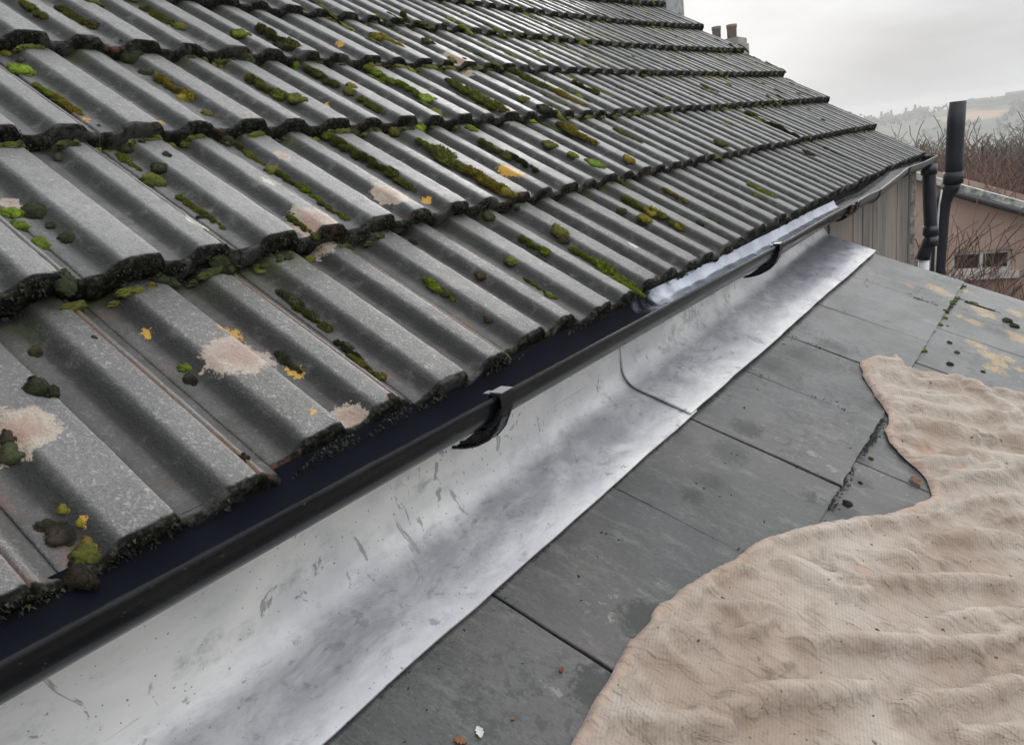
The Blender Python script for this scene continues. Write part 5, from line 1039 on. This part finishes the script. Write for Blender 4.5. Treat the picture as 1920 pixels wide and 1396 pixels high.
# bare trees and shrubs
def bark(name, c1, c2): return simple(name, c1, .9, .35, 5)
M_tr = simple('bare_bark', (.10, .075, .06), .9, .3, 3); M_tw = simple('reddish_twigs', (.15, .085, .065), .9, .3, 2); M_tw2 = simple('grey_twigs', (.12, .10, .085), .9, .3, 2)
def twig_tree(seed, height, stems, levels, spread, trunk_r, rmin=.004):
    g = random.Random(seed); T = MB(); C = MB()
    def grow(p, d, L, r, lev, mb):
        pts = [p]; dd = d.copy(); n = 3
        for i in range(n):
            dd = dd+np.array([g.gauss(0, .16), g.gauss(0, .16), g.gauss(.03, .10)]); dd /= np.linalg.norm(dd); pts.append(pts[-1]+dd*L/n)
        mb.tube(pts, [max(rmin, r*(1-.55*i/n)) for i in range(n+1)], 5 if lev < 2 else 3, caps=False)
        if lev >= levels: return
        k = g.randint(3, 4) if lev > 0 else g.randint(5, 7)
        for i in range(k):
            q = g.uniform(.35, 1.0); j = min(int(q*n), n-1); b0 = pts[j]+(pts[j+1]-pts[j])*(q*n-j)
            a = g.uniform(0, 2*math.pi); side = np.array([math.cos(a), math.sin(a), g.uniform(-.1, .5)])
            nd = dd*(1-spread)+side*spread*1.1; nd /= np.linalg.norm(nd)
            grow(b0, nd, L*g.uniform(.5, .78), r*.48, lev+1, C)
    for s in range(stems):
        a = g.uniform(0, 2*math.pi); off = .0 if stems == 1 else g.uniform(.05, .35)*height*.2
        p = np.array([math.cos(a)*off, math.sin(a)*off, 0.]); d = np.array([math.cos(a)*.28*(stems > 1), math.sin(a)*.28*(stems > 1), 1.]); d /= np.linalg.norm(d)
        grow(p, d, height*g.uniform(.40, .5), trunk_r*g.uniform(.7, 1), 0, T)
    k = height/max(q[2] for q in T.v+C.v)
    for B in (T, C): B.v = [(x*k, y_*k, z*k) for x, y_, z in B.v]
    return T, C
TREES = []
for i, a in enumerate([(1, 6.0, 1, 5, .5, .10, .007), (2, 5.0, 16, 4, .38, .028, .0048), (3, 5.5, 22, 4, .34, .024, .0045), (4, 5.0, 14, 4, .38, .035, .009), (5, 6.0, 1, 5, .5, .10, .011)]):
    T, C = twig_tree(*a); TREES.append((T, C, []))
def tree(kind, name, loc, sc, rot, label, group, tm):
    T, C, cache = TREES[kind]
    e_ = bpy.data.objects.new(name, None); COL.objects.link(e_); e_.location = loc; e_.scale = (sc, sc, sc); e_.rotation_euler = (0, 0, rot); put(e_, label, 'tree' if name == 'bare_tree' else 'shrub', group)
    if not cache:
        for nm_, mb, m_ in (('trunk' if kind in (0, 4) else 'stems', T, M_tr), ('crown', C, tm)):
            me = bpy.data.meshes.new(nm_); me.from_pydata(mb.v, [], mb.f); me.materials.append(m_); cache.append((nm_, me))
    for nm_, me in cache:
        o = bpy.data.objects.new(nm_, me); COL.objects.link(o); o.parent = e_
        if nm_ == 'crown': o.material_slots[0].link = 'OBJECT'; o.material_slots[0].material = tm
    return e_
# bare climbing shrub in front of the pink wall
p = on_pink(1818, 520, .75); tree(2, 'bare_shrub', (p[0], p[1], -5.7), .93, .7, 'tangled leafless brown shrub growing against the pink wall', None, M_tw)
p = on_pink(1850, 520, .8); tree(2, 'bare_shrub', (p[0], p[1], -5.7), .80, 3.9, 'leafless climber spreading over the pink wall above the white window', None, M_tw)
p = on_pink(1795, 520, .9); tree(1, 'bare_shrub', (p[0], p[1], -5.7), .98, 2.1, 'thin leafless shrub between the black pipes and the pink wall', None, M_tw)
TL = [(1765, 15, .95, 1, 'reddish bare shrub just beyond the pink roof, nearest the vent pipe', 'tw'), (1835, 15.5, 1.0, 2, 'reddish bare shrub beyond the pink roof, right of the vent pipe', 'tw'), (1900, 15, .9, 1, 'reddish bare shrub beyond the pink roof at the right edge', 'tw'), (1742, 19.5, 1.2, 1, 'reddish bare shrub just right of the gutter end', 'tw'), (1775, 23, 1.2, 2, 'reddish bare shrub immediately left of the vent pipe', 'tw'), (1850, 25, 1.2, 2, 'broad reddish bare shrub in mid distance right of the vent pipe', 'tw'), (1758, 20.5, 1.2, 2, 'reddish bare shrub filling the gap between gutter end and vent pipe', 'tw'), (1815, 20, 1.2, 1, 'broad reddish bare shrub close behind the vent pipe', 'tw'), (1885, 19, 1.2, 2, 'tall reddish bare shrub near the right edge beyond the pink roof', 'tw'), (1745, 21, 1.25, 2, 'bare brown shrub rising directly behind the gutter end', 'tw2'), (1800, 22, 1.2, 0, 'bare tree behind the vent pipe', 'tw2'), (1870, 21, 1.2, 0, 'bare tree right of the vent pipe, in mid distance', 'tw2'), (1935, 24, 1.3, 0, 'bare tree cut by the right edge of the photo', 'tw2'),
      (1730, 34, 1.6, 0, 'hazy bare tree left of the vent pipe, farther off', 'tw2'), (1790, 36, 1.6, 2, 'hazy leafless thicket behind the vent pipe', 'tw'), (1840, 35, 1.5, 0, 'hazy bare tree farther off, right of the vent pipe', 'tw2'), (1890, 38, 1.7, 0, 'hazy bare tree near the right edge, farther off', 'tw2'), (1700, 44, 1.8, 0, 'faint bare tree over the tile verge', 'tw2'), (1760, 50, 2.0, 0, 'faint bare tree left of the vent pipe on the slope', 'tw2'), (1830, 52, 2.0, 0, 'faint bare tree right of the vent pipe on the slope', 'tw2'), (1910, 54, 2.0, 0, 'faint bare tree on the slope at the right edge', 'tw2')]
YT = {19.5: 305, 23: 290, 25: 285, 20.5: 290, 20: 290, 19: 300, 15: 322, 15.5: 318, 21: 285, 22: 278, 24: 285, 34: 276, 36: 272, 35: 275, 38: 280, 44: 268, 50: 264, 52: 262, 54: 270}
for i, (px, D_, sc_, kd, lb, tm) in enumerate(TL):
    top = at(px, YT[D_], 1, D_); gzv = float(ground_z(np.array(top[0]), np.array(top[1])))
    if D_ > 18: kd = 4 if kd == 0 else 3
    Hh = [6.0, 5.0, 5.5, 5.0, 6.0][kd]; s_ = (top[2]-gzv)/Hh*1.16
    tree(kd, 'bare_tree' if kd in (0, 4) else 'bare_shrub', (top[0], top[1], gzv), max(.4, s_), i*1.3, lb, 'bare trees and shrubs beyond the pink house', M_tw if tm == 'tw' else M_tw2)
# distant houses along the ridge
M_fw = simple('far_wall', (.20, .19, .18), .9); M_fr = simple('far_roof', (.07, .07, .075), .8)
FH = [(1662, 10, 5.5, 2, 'tiny hazy house with two chimneys at the left end of the ridge'), (1712, 14, 5, 2, 'hazy house on the ridge left of the vent pipe'), (1727, 12, 7, 1, 'taller hazy house on the ridge left of the vent pipe'), (1832, 14, 6, 0, 'hazy building on the ridge just right of the vent pipe'), (1875, 30, 4.5, 0, 'long hazy building on the ridge farther right'), (1908, 17, 7, 0, 'square hazy block on the ridge at the right edge')]
for (px, w_, h_, nch, lb) in FH:
    h_ *= .62; w_ *= .8
    d = ray(px, 200); d = d/math.hypot(d[0], d[1]); q = d*606; gzv = float(ground_z(np.array(q[0]), np.array(q[1])))
    e_ = empty('distant_house', (float(q[0]), float(q[1]), gzv), lb, 'house', 'houses on the distant ridge')
    a = np.array([d[1], -d[0], 0]); b2 = np.array([d[0], d[1], 0])
    wb = MB(); wb.obox((q[0], q[1], gzv+h_/2-1), a*w_/2, b2*4, (0, 0, h_/2+1)); wb.build('wall', M_fw, e_)
    rb_ = MB(); z = gzv+h_+.01; c = np.array([q[0], q[1], 0])
    rb_.add([c-a*w_/2*1.05-b2*4.3+e3*z, c+a*w_/2*1.05-b2*4.3+e3*z, c+a*w_/2*1.05+b2*4.3+e3*z, c-a*w_/2*1.05+b2*4.3+e3*z, c-a*w_/2*1.05+e3*(z+1.6), c+a*w_/2*1.05+e3*(z+1.6)], [(0, 1, 5, 4), (2, 3, 4, 5), (0, 4, 3), (1, 2, 5), (0, 3, 2, 1)])
    rf = rb_.build('roof', M_fr, e_)
    for k in range(nch):
        cb2 = MB(); cb2.obox(c+a*(w_*.38)*(1 if k else -1)+e3*(z+2.4), a*.7, b2*.6, (0, 0, 1.5)); cb2.build('chimney', M_fr, rf)
# far-off wood that reads as one mass
def wood():
    g = np.random.default_rng(2); V = []; Fc = []
    for i in range(2600):
        az = g.uniform(-.62, .25); r = g.choice([g.uniform(585, 625), g.uniform(300, 600), g.uniform(90, 300)], p=[.25, .45, .3]); x, y_ = r*math.sin(az), r*math.cos(az)
        if vnoise(np.array([[x/40, y_/40, 3.]]), 4)[0] < -.1: continue
        z = float(ground_z(np.array(x), np.array(y_))); s = g.uniform(1.6, 3.6)
        if r > 580: s *= .8
        for _ in range(7):
            c = np.array([x, y_, z+s*.7])+g.normal(0, s*.4, 3); n_ = g.normal(0, 1, 3); n_ /= np.linalg.norm(n_); t1 = np.cross(n_, g.normal(0, 1, 3)); t1 /= np.linalg.norm(t1); t2 = np.cross(n_, t1); q = s*.45
            k = len(V); V += [c+t1*q, c+t2*q*1.2, c-t1*q, c-t2*q*.8]; Fc.append((k, k+1, k+2, k+3))
    return V, Fc
wv_, wf_ = wood(); wd = make('distant_wood', wv_, wf_, simple('winter_wood', (.05, .047, .038), .95, .3, .05)); put(wd, 'hazy winter woods covering the far hillside', 'wood', kind='stuff')

# ---------------------------------------------------------------- haze
hz = MB(); hz.box(-1300, 1300, -1300, 1300, -70, 9.0)
mh = bpy.data.materials.new('haze'); mh.use_nodes = True; t = mh.node_tree; t.nodes.clear()
pv = t.nodes.new('ShaderNodeVolumePrincipled'); pv.inputs['Density'].default_value = .00115; pv.inputs['Color'].default_value = (.90, .91, .90, 1); pv.inputs['Anisotropy'].default_value = .3
t.links.new(pv.outputs[0], t.nodes.new('ShaderNodeOutputMaterial').inputs['Volume'])
ho = hz.build('haze', mh); put(ho, 'pale winter haze filling the valley', 'haze', kind='stuff')
SC.cycles.max_bounces = 6; SC.cycles.volume_bounces = 1; SC.cycles.use_denoising = True
